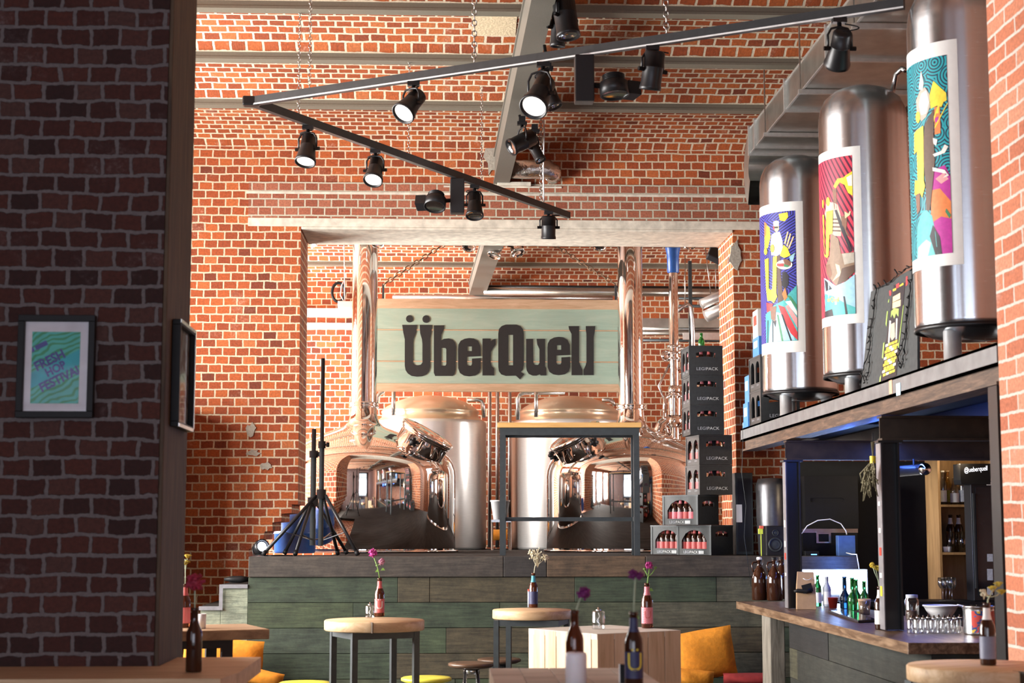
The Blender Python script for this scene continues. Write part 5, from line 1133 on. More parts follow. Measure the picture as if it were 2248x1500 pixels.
# oil lamps
def oil_lamp(p,lab,grp,rz=0,s=1.0):
    root=thing('oil_lamp',p,lab,'oil lamp',grp,rz); w=.027*s; h=.075*s
    MB().lathe([(0,0),(w,0),(w*1.02,.003),(w*1.02,h-.006),(w*.9,h),(w*.35,h+.002),(0,h+.002)],20).build('glass',m_clear,root,local=True)
    MB().tube([(0,0,h*.9),(w*.2,0,h*.7),(-w*.25,0,h*.45),(w*.25,0,h*.25),(0,0,h*.12)],.0028,6).build('wick',m_paper,root,local=True)
    MB().lathe([(.012,h+.0025),(.013,h+.008),(.005,h+.01),(.005,h+.02),(0,h+.021)],14).build('burner_cap',m_silver,root,local=True); return root
L0=oil_lamp(on(2003,1391),'small round glass oil lamp crowded with others on the near bar counter','oil lamps crowded on the counter',0,1.0)
for px,dy in ((2026,0),(2049,0),(2072,0),(2095,0),(2014,.08),(2037,.08),(2060,.08),(2083,.08),(2107,.085)): q=on(2003,1391); q.x=(px-970)*(q.y+dy)/3600; q.y+=dy; dup(L0,q,px*.7)
p=on(2060,1368); p=on(2066,1362); root=thing('white_bowl',p,'white mixing bowl behind the oil lamps on the bar counter','bowl'); MB().lathe([(0,0),(.05,0),(.09,.06),(.104,.085),(.11,.085),(.11,.092),(.10,.092),(.085,.06),(.046,.006),(0,.006)],32).build('body',m_white,root,local=True); MB().tube([(.10,-.01,.09),(.125,-.03,.085),(.13,-.05,.06)],.008,8).build('lip_handle',m_white,root,local=True)
p=on(2150,1393); root=thing('food_can',p,'large tin can with a colourful label on the near bar counter','can')
MB().lathe([(0,0),(.078,0),(.08,.004)]+[(.08+.0012*(i%2),.006+.005*i) for i in range(26)]+[(.08,.14),(.083,.143),(.083,.15),(.076,.15),(.074,.01),(0,.01)],40).build('tin',m_silver,root,local=True)
m_can=noisy('can_label_print',[(.03,.10,.35),(.04,.16,.5),(.7,.08,.06),(.03,.08,.28),(.75,.5,.05),(.02,.2,.25)],9)
MB().lathe([(.0822,.012),(.0822,.125)],32,a0=R_(225),a1=R_(390)).build('label',m_can,root,local=True)
# back bar
BY=13.55; a=aY(2060,1100,BY); c=aY(2196,1100,BY)
root=thing('back_bar_shelf',(a.x,BY,1.09),'brown plywood shelf unit with bottles behind the bar','shelf unit')
b=MB(); b.box((a.x,BY+.34,.9),(c.x,BY+.36,2.25)); b.build('back_panel',m_cab,root); MB().box((a.x,BY,.9),(a.x+.02,BY+.34,2.25)).build('side_panel',m_cab,root); MB().box((c.x-.045,BY,.9),(c.x,BY+.34,2.25)).build('side_panel',m_cab,root)
zs=[aY(2090,y,BY).z for y in (1108,1213)]
for z in zs: MB().box((a.x+.021,BY,z-.02),(c.x-.047,BY+.338,z)).build('shelf_board',m_cab,root)
m_vodka=thin_glass('pale_spirit_glass',(.8,.85,.87),.16)
for px,h,mt,lm,lab in ((2071,.28,m_vodka,m_paper,'clear spirit bottle with a white cap, first on the upper bar shelf'),(2082,.285,m_amber,m_yflow,'slim amber bottle, second on the upper bar shelf'),(2096,.225,m_clear,m_paper,'squat white-labelled bottle, third on the upper bar shelf'),(2114,.285,m_vodka,m_greyp,'clear labelled bottle beside the fridge on the upper bar shelf')):
    p=aY(px,1100,BY+(.1 if px!=2082 else .19)); p.z=zs[0]+.0015; bottle('spirit_bottle',p,.030 if h>.25 else .036,h,mt,lab,label=(lm,.08,.42),cap=m_white if px==2071 else m_kraft,shoulder=.56)
for px,lab in ((2088,'dark wine bottle with a white collar on the lower bar shelf'),(2106,'dark wine bottle next to the fridge on the lower bar shelf')):
    p=aY(px,1200,BY+.26); p.z=zs[1]+.0015; bottle('wine_bottle',p,.036,.31,m_brownd,lab,neck=m_paper,shoulder=.6)
for i,px in enumerate((2087,2100,2113)):
    p=aY(px,1200,BY+.05+.08*(i%2)); p.z=zs[1]+.0015; root=thing('stacked_glass',p,'tall clear tumbler on the lower bar shelf','glass','tumblers on the lower bar shelf'); MB().lathe([(0,0),(.026,0),(.036,.17),(.034,.17),(.024,.006),(0,.006)],20).build('tumbler',m_clear,root,local=True)
for px in(2076,2083):
    p=aY(px,1200,BY+.05); p.z=zs[1]+.0015; root=thing('white_cup',p,'small white cup on the lower bar shelf','cup','white cups on the lower bar shelf'); p.x-=.0; MB().lathe([(0,0),(.018,0),(.024,.045),(.022,.045),(.016,.004),(0,.004)],18).build('body',m_white,root,local=True)
a2=aY(2139,1330,13.02); c2=aY(2184,1056,13.02)
root=thing('drinks_fridge',((a2.x+c2.x)/2,13.1,1.09),'tall black drinks fridge with a lit brand header behind the bar','fridge'); z0=1.092
MB().box((a2.x,13.02,z0),(c2.x,13.20,c2.z)).build('body',m_blackm,root,bevel=.006)
MB().box((a2.x+.035,13.010,z0+.04),(c2.x-.02,13.018,c2.z-.05)).build('glass_door',M('dark_fridge_glass',(.01,.012,.016),.06),root)
MB().box((a2.x+.008,12.996,z0+.1),(a2.x+.022,13.012,c2.z-.1)).build('handle',m_frame,root)
ph=aY(2143,1043,12.98); b=MB(); hw=.126
b.plate([(ph.x-hw*.95,ph.z-.075),(ph.x+hw*.9,ph.z-.075),(ph.x+hw,ph.z+.02),(ph.x+hw,ph.z+.09),(ph.x-hw,ph.z+.09),(ph.x-hw,ph.z-.04)],[],.18,fxz(12.985)); b.build('header_sign',m_black,root,bevel=.004)
b=MB().text('@ueberquell',.055,lambda u,v,w: Vector((ph.x+u*.66,12.983,ph.z+.045+v+u*.06))); b.build('header_lettering',emit('lit_sign_white',(.9,.92,1),1.2),root)
b=MB(); q=aY(2172,1062,13.0); b.box((q.x-.02,13.003,q.z-.014),(q.x+.02,13.0085,q.z+.014)); b.build('sticker',m_paper,root)
b=MB()
for y,hh in((1225,.06),(1262,.09),(1298,.06)): q=aY(2174,y,13.0); b.box((q.x-.022,13.004,q.z-hh/2),(q.x+.022,13.0085,q.z+hh/2))
b.build('bottle_decal',m_greyp,root)
def wineglass(p,lab): 
    root=thing('wine_glass',p,lab,'wine glass','wine glasses behind the bar'); MB().lathe([(0,0),(.033,0),(.033,.002),(.004,.006),(.0035,.085),(.02,.1),(.036,.13),(.034,.185),(.033,.185),(.0345,.13),(.018,.103),(0,.098)],24).build('glass',m_clear,root,local=True)
for px in(2076,2086,2097,2106): wineglass(Vector((aY(px,1330,12.99+.06*(px%3)).x,13.06+{2076:0,2086:.09,2097:0,2106:.17}[px],1.0915)),'clear stemmed wine glass standing on the dark back counter')
root=thing('chrome_tap_pipe',aY(2010,1032,11.2),'dark pipe with a shiny round end hanging under the mezzanine beams','pipe'); p=aY(2000,1034,11.3);q=aY(2030,1030,11.15); MB().cyl(p+Vector((-.05,.1,0)),q,.038,n=24).build('pipe',m_blackm,root); MB().ball(q,.044,0,10).build('end_cap',m_chrome,root); b=MB().cyl(q+Vector((-.06,.05,.03)),Vector((q.x-.06,q.y+.05,2.14)),.008,n=8); b.build('hanger',m_blackm,root)
# dried herbs tied to the column
p=aX(1937,968,BX-.05); root=thing('hanging_herbs',p,'bunch of dried herbs tied with yellow tape hanging on the second black column','dried herbs'); b=MB(); rd=random.Random(5); top=Vector((BX-.05,9.06,aX(1937,970,BX).z)); tie=top+Vector((-.005,-.01,-.10)); zb=aX(1925,1105,BX).z
for i in range(46):
    e=Vector((tie.x-rd.gauss(.018,.022),tie.y+rd.gauss(0,.05),tie.z-rd.uniform(.08,tie.z-zb)))
    if e.x>BX-.045: e.x=BX-.045
    m=tie.lerp(e,.6)+Vector((-abs(rd.gauss(0,.008)),rd.gauss(0,.02),0)); b.tube([top+Vector((rd.gauss(0,.004),rd.gauss(0,.006),0)),tie,m,e],[.0015,.002,.005,.003],5)
    for k in range(4): q=tie.lerp(e,.35+.16*k); b.ball(q+Vector((-abs(rd.gauss(0,.008)),rd.gauss(0,.012),0)),.006,0,3)
b.build('stalks',m_herb,root); MB().lathe([(.016,-.02),(.017,.02)],14,0,Matrix.Translation(tie)).build('tape',m_tapey,root); MB().tube([top+Vector((0,0,-.01)),top+Vector((.0,0,.05))],.004,5).build('string',m_black,root)
# boxes and crates on the far end of the mezzanine
MZT=MZ+.002
def mcrate(Y,z,lab):
    r=crate(Vector((2.475,Y,0)),R_(2),z,'tall',lab); return r
mcrate(12.62,MZT,'black beer crate on the mezzanine end beside the furthest tank, lower one'); mcrate(12.62,MZT+CH+.001,'black beer crate on the mezzanine end beside the furthest tank, upper one')
def carton(x,Y,z,w,d,h,mts,lab,nm='blue_carton'):
    root=thing(nm,(x,Y,z),lab,'carton'); MB().box((x,Y,z),(x+w,Y+d,z+h)).build('box',mts[0],root,bevel=.003)
    b=MB().box((x-.0015,Y+d*.2,z+h*.45),(x-.0004,Y+d*.8,z+h*.8)); b.box((x+w*.15,Y-.0015,z+h*.45),(x+w*.85,Y-.0004,z+h*.75)); b.build('print',mts[1],root); return root
carton(2.462,13.12,MZT,.13,.2,.20,(m_blue,m_paper),'blue carton at the very end of the mezzanine, lower one'); carton(2.475,13.13,MZT+.2015,.12,.18,.22,(m_blue,m_paper),'blue carton at the very end of the mezzanine, upper one')
zt=MZT+2*CH+.002; carton(2.475,12.68,zt,.22,.25,.15,(m_blue,m_paper),'blue carton lying on top of the two mezzanine crates')
carton(2.482,12.75,zt+.152,.20,.2,.22,(m_paper,m_red),'white and red carton on top of the pile beside the furthest tank','red_white_carton')
p=aX(1639,938,2.40); carton(2.462,13.33,MZT,.09,.045,.05,(M('teal_carton',(.10,.25,.33),.5),m_paper),'tiny teal box on the mezzanine beam end','teal_box')
b=MB().tube([Vector((2.44,13.25,2.52)),Vector((2.437,13.22,2.35)),Vector((2.42,13.2,2.1)),Vector((2.45,13.2,1.85)),Vector((2.44,13.25,1.60)),Vector((2.5,13.3,1.2))],.002,5); tag(b.build('loose_cable',m_frame),'thin grey cable dangling from the mezzanine beam end','cable')
# ================================================================ FRONT TABLES AND SEATS
def round_table(c,R,z,lab,leg=.19,rz=0.4,split=True):
    root=thing('round_table',(c.x,c.y,0),lab,'table','round wooden bar tables',rz); th=.062
    MB().lathe([(0,z-th),(R-.006,z-th),(R,z-th+.006),(R,z-.006),(R-.006,z),(0,z)],64).build('tabletop',m_table,root,local=True)
    if split: MB().box((-R*.4,-R-.0012,z-th),(-R*.4+.005,-R*.80,z+.0006)).build('crack',m_oldwood,root,local=True)
    s=.035
    for x in(-leg,leg):
        for y in(-leg,leg): MB().cbox((x,y,(z-th)/2),(s,s,z-th-.002)).build('leg',m_frame,root,local=True)
    b=MB()
    for q in(-leg,leg): b.cbox((0,q,z-th-.021),(2*leg-s,s*.8,.04)); b.cbox((q,0,z-th-.021),(s*.8,2*leg-s,.04))
    b.build('apron',m_frame,root,local=True)
    b=MB()
    for q in(-leg,leg): b.cbox((0,q,.25),(2*leg-s,s*.7,.03)); b.cbox((q,0,.25),(s*.7,2*leg-s,.03))
    b.build('footrest',m_frame,root,local=True); return root
TZ=1.112
t1=aZ(822,1361,TZ); t2=aZ(1168,1338.5,TZ); t3=aZ(2146,1462,1.12)
round_table(t1,t1.y*108/3600,TZ,'round wooden bar table with a salt glass and a red bottle, nearest the tripods',.195,R_(22)); round_table(t2,t2.y*86/3600,TZ,'round wooden bar table beneath the dry white sprig, further back',.205,R_(-14),False)
t3=Vector((2.13,6.45,0)); round_table(t3,.30,1.125,'round wooden bar table beside the brick wall in front of the bar',.2,R_(30))
def stool(px,py,Y,z,R,mt,lab,metal):
    c=aZ(px,py,z); root=thing('bar_stool',(c.x,c.y,0),lab,'stool')
    MB().lathe([(0,z-.035),(R*.8,z-.035),(R,z-.02),(R,z-.006),(R*.93,z),(R*.5,z-.004),(0,z-.006)],40).build('seat',mt,root,local=True)
    for i in range(4):
        a=.7+i*math.pi/2; MB().tube([(R*.3*math.cos(a),R*.3*math.sin(a),z-.037),(R*1.1*math.cos(a),R*1.1*math.sin(a),.012)],.011,10).build('leg',metal,root,local=True)
    MB().lathe([(0,z-.075),(R*.36,z-.075),(R*.36,z-.0365),(0,z-.0365)],16).build('hub',metal,root,local=True)
    pr=[(R*.81*math.cos(i*math.pi/12),R*.81*math.sin(i*math.pi/12),.28) for i in range(24)]; MB().tube(pr,.008,8,0,True).build('foot_ring',metal,root,local=True)
stool(1035,1455,0,.76,.158,m_leather,'dark brown bar stool with steel legs beside the tile-topped block',m_silver); stool(1096,1446,0,.69,.165,m_leather,'brown bar stool standing behind the further round table legs',m_frame)
stool(936,1487,0,.70,.165,m_yellow,'yellow stool behind the round table with the red bottle',m_yellow); stool(669,1498,0,.70,.165,m_yellow,'yellow stool at the bottom edge beside the table nearest the tripods',m_yellow)
# wooden block and tile topped block
ZB=1.125
A=aZ(1311,1392.5,ZB); B_=aZ(1495,1384,ZB); C_=aZ(1218,1376.5,ZB); e1=(B_-A); e2=(C_-A); e2=Vector((-e1.y,e1.x,0)).normalized()*.60
def block(root,mt_side,mt_top,A,e1,e2,z,nb1,nb2,tiles=0):
    b=MB(); g=.0025
    def prism(q,z0,z1): b.add([Vector((p.x,p.y,z0)) for p in q]+[Vector((p.x,p.y,z1)) for p in q],[(3,2,1,0),(4,5,6,7),(0,1,5,4),(1,2,6,5),(2,3,7,6),(3,0,4,7)])
    n1=e1.normalized(); n2=e2.normalized(); t=.05
    for i in range(nb1):
        a=A+e1*(i/nb1)+n1*g; c=A+e1*((i+1)/nb1)-n1*g; prism([a,c,c+n2*t,a+n2*t],.002,z-.002); a2=a+e2; c2=c+e2; prism([a2-n2*t,c2-n2*t,c2,a2],.002,z-.002)
    for i in range(nb2):
        a=A+n2*(t+g)+(e2-n2*(2*t))*(i/nb2); c=A+n2*(t)+(e2-n2*(2*t))*((i+1)/nb2)-n2*g; prism([a,a+n1*t,c+n1*t,c],.002,z-.002); prism([a+e1-n1*t,a+e1,c+e1,c+e1-n1*t],.002,z-.002)
    b.build('side_boards',mt_side,root,bevel=.002)
    b=MB(); k=max(tiles,1)
    for i in range(k):
        for j in range(k):
            o=A+e1*(i/k)+e2*(j/k); u=e1/k; v=e2/k; gg=.0015; p=[o+n1*gg+n2*gg,o+u-n1*gg+n2*gg,o+u+v-n1*gg-n2*gg,o+v+n1*gg-n2*gg]
            prism(p,z-.03+.0,z)
    b.build('top_tiles',mt_top,root,bevel=.001)
    b=MB(); i1=A+n1*.055+n2*.055; prism([i1,i1+e1-n1*.11,i1+e1+e2-n1*.11-n2*.11,i1+e2-n2*.11],.003,z-.031); b.build('core',m_black,root)
m_tiler=wood('end_grain_tiles',[(.3,(.46,.42,.36)),(.5,(.62,.57,.50)),(.7,(.70,.66,.59))],0,4,5,.65,.35)
root=thing('timber_block_table',(A.x,A.y,0),'cube table of pale upright timbers, one side bright and one in shade','table'); block(root,m_block,m_tiler,A,e1,e2,ZB,5,5,1)
A2=Vector((.178,5.40,0)); Z2=aY(1235,1467,6.22).z; root=thing('tile_top_table',(A2.x,A2.y,0),'block table with a tiled end-grain top at the bottom of the picture','table'); block(root,m_block,m_tiler,A2,Vector((.56,0,0)),Vector((0,.82,0)),Z2,5,5,5)
# ledge table round the dark pier
ZL=1.115
root=thing('ledge_table',(-.9,6.6,0),'pale wooden table wrapped round the foot of the dark brick pier','table')
b=MB(); b.plate([(-2.2,6.10),(-.80,6.10),(-.765,6.35),(-.765,7.12),(-1.118,7.12),(-1.118,6.665),(-2.2,6.665)],[],.062,lambda u,v,w: Vector((u,v,ZL-w))); b.build('tabletop',m_table,root,bevel=.004)
for x,y in((-.86,6.2),(-.86,7.0),(-2.0,6.2)): MB().box((x-.025,y-.025,.002),(x+.025,y+.025,ZL-.064)).build('leg',m_frame,root)
# slab table further back at the pier
ZS2=1.115; e=aZ(590,1381,ZS2); w=aZ(400,1373,ZS2)
root=thing('slab_table',(e.x-.5,e.y,0),'thick wooden slab table on black legs half hidden by the dark pier','table')
Tm=Matrix.Translation((e.x,e.y,0))@Matrix.Rotation(R_(20),4,'Z')
MB().box((-1.5,-.02,ZS2-.055),(0,.55,ZS2),0,Tm).build('tabletop',m_table2 if 0 else wood('weathered_slab',[(.3,(.22,.13,.07)),(.7,(.45,.30,.17))],0,2.5,9,.6),root,bevel=.006)
for x in(-1.35,-.22):
    for y in(.05,.45): MB().box((x-.03,y-.02,.002),(x+.03,y+.02,ZS2-.10),0,Tm).build('leg',m_blackm,root)
b=MB()
for y in(.05,.45): b.box((-1.32,y-.02,ZS2-.1),(-.19,y+.02,ZS2-.057),0,Tm)
for x in(-1.35,-.22): b.box((x-.02,.07,ZS2-.1),(x+.02,.43,ZS2-.057),0,Tm)
b.build('apron',m_blackm,root)
# cushions on the bench
def cushion(c,w,h,d,tilt,rz,lab,nm='cushion',mt=None):
    root=thing(nm,c,lab,'cushion'); b=MB(); n=12; vs=[];fs=[]
    for s in(1,-1):
        for i in range(n+1):
            for j in range(n+1):
                u=i/n*2-1;v=j/n*2-1; k=max(0,(1-abs(u)**2.4)*(1-abs(v)**2.4))**.55; pu=u*(1-.10*(v*v)*(1-abs(u)*.2)); pv=v*(1-.10*(u*u))
                corner=1+.10*(abs(u)*abs(v))**3
                vs.append(Vector((pu*w/2*corner,s*(k*d/2+.001*0)+.012*math.sin(3*u+2*v)*k,pv*h/2*corner)))
    N=(n+1)**2
    for s in(0,1):
        for i in range(n):
            for j in range(n):
                a=s*N+i*(n+1)+j; q=(a,a+n+1,a+n+2,a+1); fs.append(q if s else q[::-1])
    Mx=Matrix.Translation(Vector(c)+Vector((0,0,h/2)))@Euler((tilt,0,0)).to_matrix().to_4x4()@Matrix.Rotation(rz,4,'Y')
    b.add([Mx@q for q in vs],fs,0,True); o=b.build('cover',mt or m_orange,root); 
    return root
q=aY(1548,1500,13.5); cushion((q.x,13.55,.43),.50,.42,.16,R_(12),R_(-10),'orange cushion propped on the bench beside the timber block table')
q=aY(1530,1500,13.25); cushion((q.x-.02,13.34,.41),.34,.13,.14,R_(4),R_(6),'small orange cushion lying in front of the propped one')
q=aY(488,1500,13.5); cushion((q.x,13.52,.43),.64,.36,.2,R_(15),R_(4),'large orange cushion behind the slab table')
q=aY(566,1490,13.3); cushion((q.x,13.33,.435),.4,.12,.2,R_(5),R_(12),'crumpled orange cushion low beside the pale ledge table')
q=aY(1660,1500,13.4); cushion((q.x,13.5,.405),.5,.09,.22,R_(4),0,'dark red flat cushion on the bench near the bar counter',mt=M('dark_red_cloth',(.25,.02,.02),.9))
# ---------------------------------------------------------------- bottles and flowers on the tables
def beer(p,lab,label,neck,glassm=None,h=.24):
    return bottle('beer_bottle',p,.0308,h,glassm or m_brown,lab,label=(label,.10,.46) if label else None,neck=neck,open_=True)
def letterU(root,r,zc,s,mt,name='printed_letter'):
    b=MB(); 
    def fn(u,v,w): a=R_(-90)+u*s/r; return Vector(((r+.0008)*math.cos(a),(r+.0008)*math.sin(a),zc+v*s))
    b.text('Ü',1.0,fn); b.build(name,mt,root,local=True)
m_gold=M('gold_print',(.70,.55,.06),.5)
p=aZ(833,1354,TZ+.0015); r=beer(p,'red-labelled beer bottle holding two pink flowers on the nearest round table',m_redlabel,m_redlabel); letterU(r,.0312,.07,.07,m_paper)
t=aY(818,1216,p.y); stemflower('pink_flower',p+Vector((.005,0,.2)),t,'two magenta blossoms in the red bottle on the nearest round table',m_stem,[((0,0,.004),'ball',.028,m_magenta),((.058,0,-.05),'ball',.022,m_pinkf)],leaves=(((-.035,0,.075),.03),((.0,0,.085),.03)))
oil_lamp(aZ(812,1357,TZ+.0015),'glass oil lamp beside the red bottle on the nearest round table',None); q=aZ(806,1352,TZ+.0015); 
p=aZ(1171,1334,TZ+.0015); r=beer(p,'brown bottle with a blue neck label under the dry cream sprig',m_bluelabel,M('teal_neck',(.05,.3,.38),.5))
t=aY(1180,1222,p.y); stemflower('dry_sprig',p+Vector((0,0,.195)),t,'dry cream sprig in the bottle on the further round table',m_dry,[((0,0,.01),'spray',.055,m_dry),((.055,0,-.01),'spray',.02,m_dry),((-.04,0,.02),'spray',.025,m_dry)])
q=p+Vector((-.030,.03,0)); root=thing('lighter',q,'tiny red-topped lighter behind the brown bottle on the further round table','lighter'); MB().lathe([(0,0),(.009,0),(.009,.11),(0,.11)],12).build('body',m_greyp,root,local=True); MB().lathe([(.0092,.1105),(.0092,.125),(0,.126)],12).build('top',m_red,root,local=True)
p=aZ(1421,1379,ZB+.0015); r=beer(p,'pink-labelled beer bottle on the timber block table',m_pinklabel,m_pinklabel); letterU(r,.0312,.07,.06,m_redlabel)
t=aY(1427,1243,p.y); stemflower('magenta_flower',p+Vector((0,0,.195)),t,'magenta flower with green buds in the pink-labelled bottle',m_stem,[((-.003,0,.002),'ball',.022,m_magenta),((.03,0,-.012),'flat',.008,m_stem),((-.03,0,-.02),'flat',.008,m_stem)],leaves=(((.008,0,.0),.03),))
oil_lamp(aZ(1314,1381,ZB+.0015),'clear glass oil lamp standing on the timber block table',None,s=1.25)
p=aZ(1392,1505,Z2+.0015); r=beer(p,'navy-labelled beer bottle with a yellow letter on the tile-topped table',m_bluelabel,m_bluelabel,m_brownd); letterU(r,.0314,.075,.085,m_gold); b=MB()
t=aY(1395,1262,p.y); stemflower('dark_flower',p+Vector((0,0,.195)),t,'dark purple double flower in the navy-labelled bottle',m_stemg,[((-.008,0,0),'ball',.017,m_purple),((.012,0,-.004),'ball',.016,m_purple)],leaves=(((.002,0,.022),.02),))
p=aZ(1262,1497,Z2+.0015); r=beer(p,'brown bottle with a drooping purple flower behind the white candle',None,None)
t=aY(1277,1305,p.y); stemflower('purple_flower',p+Vector((-.001,0,.195)),t,'purple daisy-like flower in the bottle behind the candle',m_stemg,[((.008,-.002,.004),'ball',.024,m_purple)])
q=p+Vector((-.002,-.075,0)); root=thing('pillar_candle',q,'thick white pillar candle standing on the tile-topped table','candle'); MB().lathe([(0,0),(.036,0),(.036,.092),(.034,.101),(.028,.104),(0,.1035)],32).build('wax',m_wax,root,local=True); MB().cyl((0,0,.104),(0,0,.110),.0015,n=6).build('wick',m_black,root,local=True)
q=aZ(1366,1500,Z2+.0015); q.y+=.0; root=thing('card_box',q,'small dark card box upright beside the navy-labelled bottle','box'); MB().box((-.010,-.012,0),(.010,.012,.062)).build('body',m_black,root,local=True,bevel=.002); MB().box((-.0105,-.0125,.002),(-.0085,.0125,.0625)).build('pale_edge',m_paper,root,local=True)
p=aZ(425,1475,ZL+.0015); r=beer(p,'dark beer bottle in shadow on the pale ledge table',None,None,m_brownd)
t=aY(428,1278,p.y); stemflower('crimson_flower',p+Vector((0,0,.195)),t,'dull crimson flower in the dark bottle on the ledge table',m_stemg,[((0,0,0),'ball',.036,m_crimson)])
p=aZ(405,1378,ZS2+.0015); r=beer(p,'orange-red bottle half hidden by the pier edge on the slab table',m_redlabel,m_redlabel)
t=aY(407,1228,p.y); stemflower('yellow_flower',p+Vector((0,0,.195)),t,'pale yellow flower sprig beside the dark pier edge',m_stemg,[((.0,0,-.015),'flat',.026,m_yflow),((.012,0,.018),'flat',.022,m_yflow)])
q=aZ(441,1380.5,ZS2+.0015); root=thing('white_tumbler',q,'white candle glass on the slab table','candle'); MB().lathe([(0,0),(.026,0),(.028,.08),(.025,.08),(.022,.05),(0,.05)],24).build('glass',m_white,root,local=True)
p=Vector((t3.x,6.35,1.1265)); p=aZ(2170,1460,1.1265); r=beer(p,'grey-labelled beer bottle on the round table by the wall',M('grey_blue_label',(.20,.22,.30),.5),m_paper,m_brownd)
t=aY(2186,1285,p.y+.1); stemflower('yarrow_sprig',p+Vector((0,0,.195)),t,'yellow yarrow heads above the bottle by the brick wall',m_stemg,[((-.012,0,-.012),'flat',.022,m_yflow),((.012,0,.005),'flat',.018,m_yflow),((.022,0,-.025),'flat',.018,m_yflow),((-.05,0,-.035),'spray',.014,m_dry)])
# cloth on the steps
b=MB(); rd=random.Random(9); pts=[aY(x,y,14.2) for x,y in((492,1278),(510,1274),(528,1270),(546,1267))]
for q in pts: q.z=s1.z+.032
b.tube(pts,[.012,.028,.03,.02],8); o=b.build('black_scarf',m_black); tag(o,'black cloth left on the upper green step','cloth')
# ---------------------------------------------------------------- pictures on the pier
PY=6.67; P=lambda x,y,d=0: aY(x,y,PY-d)
a=P(37,918);c=P(213,694); x0,x1,z0,z1=a.x,c.x,a.z,c.z
root=thing('framed_poster',((x0+x1)/2,PY,z0),'black framed teal and green print on the dark brick pier','picture'); fw=.026
b=MB(); 
for lo,hi in (((x0,z0),(x1,z0+fw)),((x0,z1-fw),(x1,z1)),((x0,z0+fw),(x0+fw,z1-fw)),((x1-fw,z0+fw),(x1,z1-fw))): b.box((lo[0],PY-.034,lo[1]),(hi[0],PY-.002,hi[1]))
b.build('frame',m_black,root,bevel=.002)
MB().box((x0+fw,PY-.012,z0+fw),(x1-fw,PY-.004,z1-fw)).build('mount',M('white_mount',(.80,.77,.82),.7,0,.02),root)
a=P(66,886,.013);c=P(177,729,.013); u0,u1,w0,w1=a.x,c.x,a.z,c.z
m,t,bb=nt('green_striped_print'); tc=node(t,'ShaderNodeTexCoord'); mp=node(t,'ShaderNodeMapping'); mp.inputs['Rotation'].default_value=(0,0,R_(-27)); t.links.new(tc.outputs['UV'],mp.inputs[0]); sx=node(t,'ShaderNodeSeparateXYZ'); t.links.new(mp.outputs[0],sx.inputs[0])
nz=node(t,'ShaderNodeTexNoise',Scale=9.0); t.links.new(tc.outputs['UV'],nz.inputs['Vector'])
f=math_(t,'FRACT',math_(t,'ADD',math_(t,'MULTIPLY',sx.outputs[1],48.0),math_(t,'MULTIPLY',nz.outputs['Fac'],4.5))); rr=ramp(t,[(0,(.015,.30,.12)),(.42,(.05,.50,.42))],'CONSTANT'); t.links.new(f,rr.inputs[0]); t.links.new(rr.outputs[0],bb.inputs['Base Color'])
pr=MB().add([(u0,PY-.0135,w0),(u1,PY-.0135,w0),(u1,PY-.0135,w1),(u0,PY-.0135,w1)],[(0,1,2,3)]).build('print',m,root)
cx,cz=(u0+u1)/2,(w0+w1)/2; W_=u1-u0; Hh=w1-w0; ca,sa=math.cos(R_(27)),math.sin(R_(27))
def clip(poly):
    for ax,lim,sg_ in((0,u0,1),(0,u1,-1),(1,w0,1),(1,w1,-1)):
        out=[]
        for i,A_ in enumerate(poly):
            B2=poly[(i+1)%len(poly)]; da=(A_[ax]-lim)*sg_; db=(B2[ax]-lim)*sg_
            if da>=0: out.append(A_)
            if da*db<0: k=da/(da-db); out.append((A_[0]+(B2[0]-A_[0])*k,A_[1]+(B2[1]-A_[1])*k))
        poly=out
        if len(poly)<3: return None
    return poly
def rot(u,v): return (cx+u*ca-v*sa,cz+u*sa+v*ca)
b=MB()
def band(u,v,w,h,d,mi):
    q=clip([rot(*z) for z in((u-w,v-h),(u+w,v-h),(u+w,v+h),(u-w,v+h))])
    if q: b.add([(x,PY-d,z) for x,z in q],[list(range(len(q)))],mi)
band(0,-.005,.3,.028,.0138,0)
b.build('colour_band',M('cyan_band',(.02,.42,.50),.6),pr); m_navy=M('navy_print',(.06,.07,.30),.6)
b=MB(); band(-.068,.107,.024,.010,.0141,0); band(-.012,.107,.026,.010,.0141,0); b.build('colour_band',m_navy,pr)
for s,u,v,sz in (('FRESH',-.008,.036,.052),('HOP',-.002,-.006,.046),('FESTIVAL',.0,-.050,.050),('Ü',.10,-.155,.05)):
    n0=len(b.v); k=MB(); k.text(s,sz,lambda x,y,w: Vector((x,y,0)),0,sx=.9,bold=.0022)
    b=MB()
    for f_ in k.f:
        q=clip([rot(u+k.v[i].x,v+k.v[i].y) for i in f_])
        if q: b.add([(x,PY-.0142,z) for x,z in q],[list(range(len(q)))],0)
    b.build('lettering',m_navy,pr)
MB().box((x0+fw,PY-.0185,z0+fw),(x1-fw,PY-.017,z1-fw)).build('glazing',thin_glass('thin_picture_glass',(.98,.98,.98),.004,.06),root)
WX=-1.121; a=aX(384,940,WX);c=aX(409,720,WX); y0,y1=6.80,7.22; z0,z1=aX(396,945,WX).z,aX(396,714,WX).z
root=thing('framed_photo',(WX,(y0+y1)/2,z0),'narrow-looking framed photograph hung on the timber side of the pier','picture')
b=MB(); fw=.022
for lo,hi in (((y0,z0),(y1,z0+fw)),((y0,z1-fw),(y1,z1)),((y0,z0+fw),(y0+fw,z1-fw)),((y1-fw,z0+fw),(y1,z1-fw))): b.box((WX+.001,lo[0],lo[1]),(WX+.035,hi[0],hi[1]))
b.build('frame',m_black,root,bevel=.002)
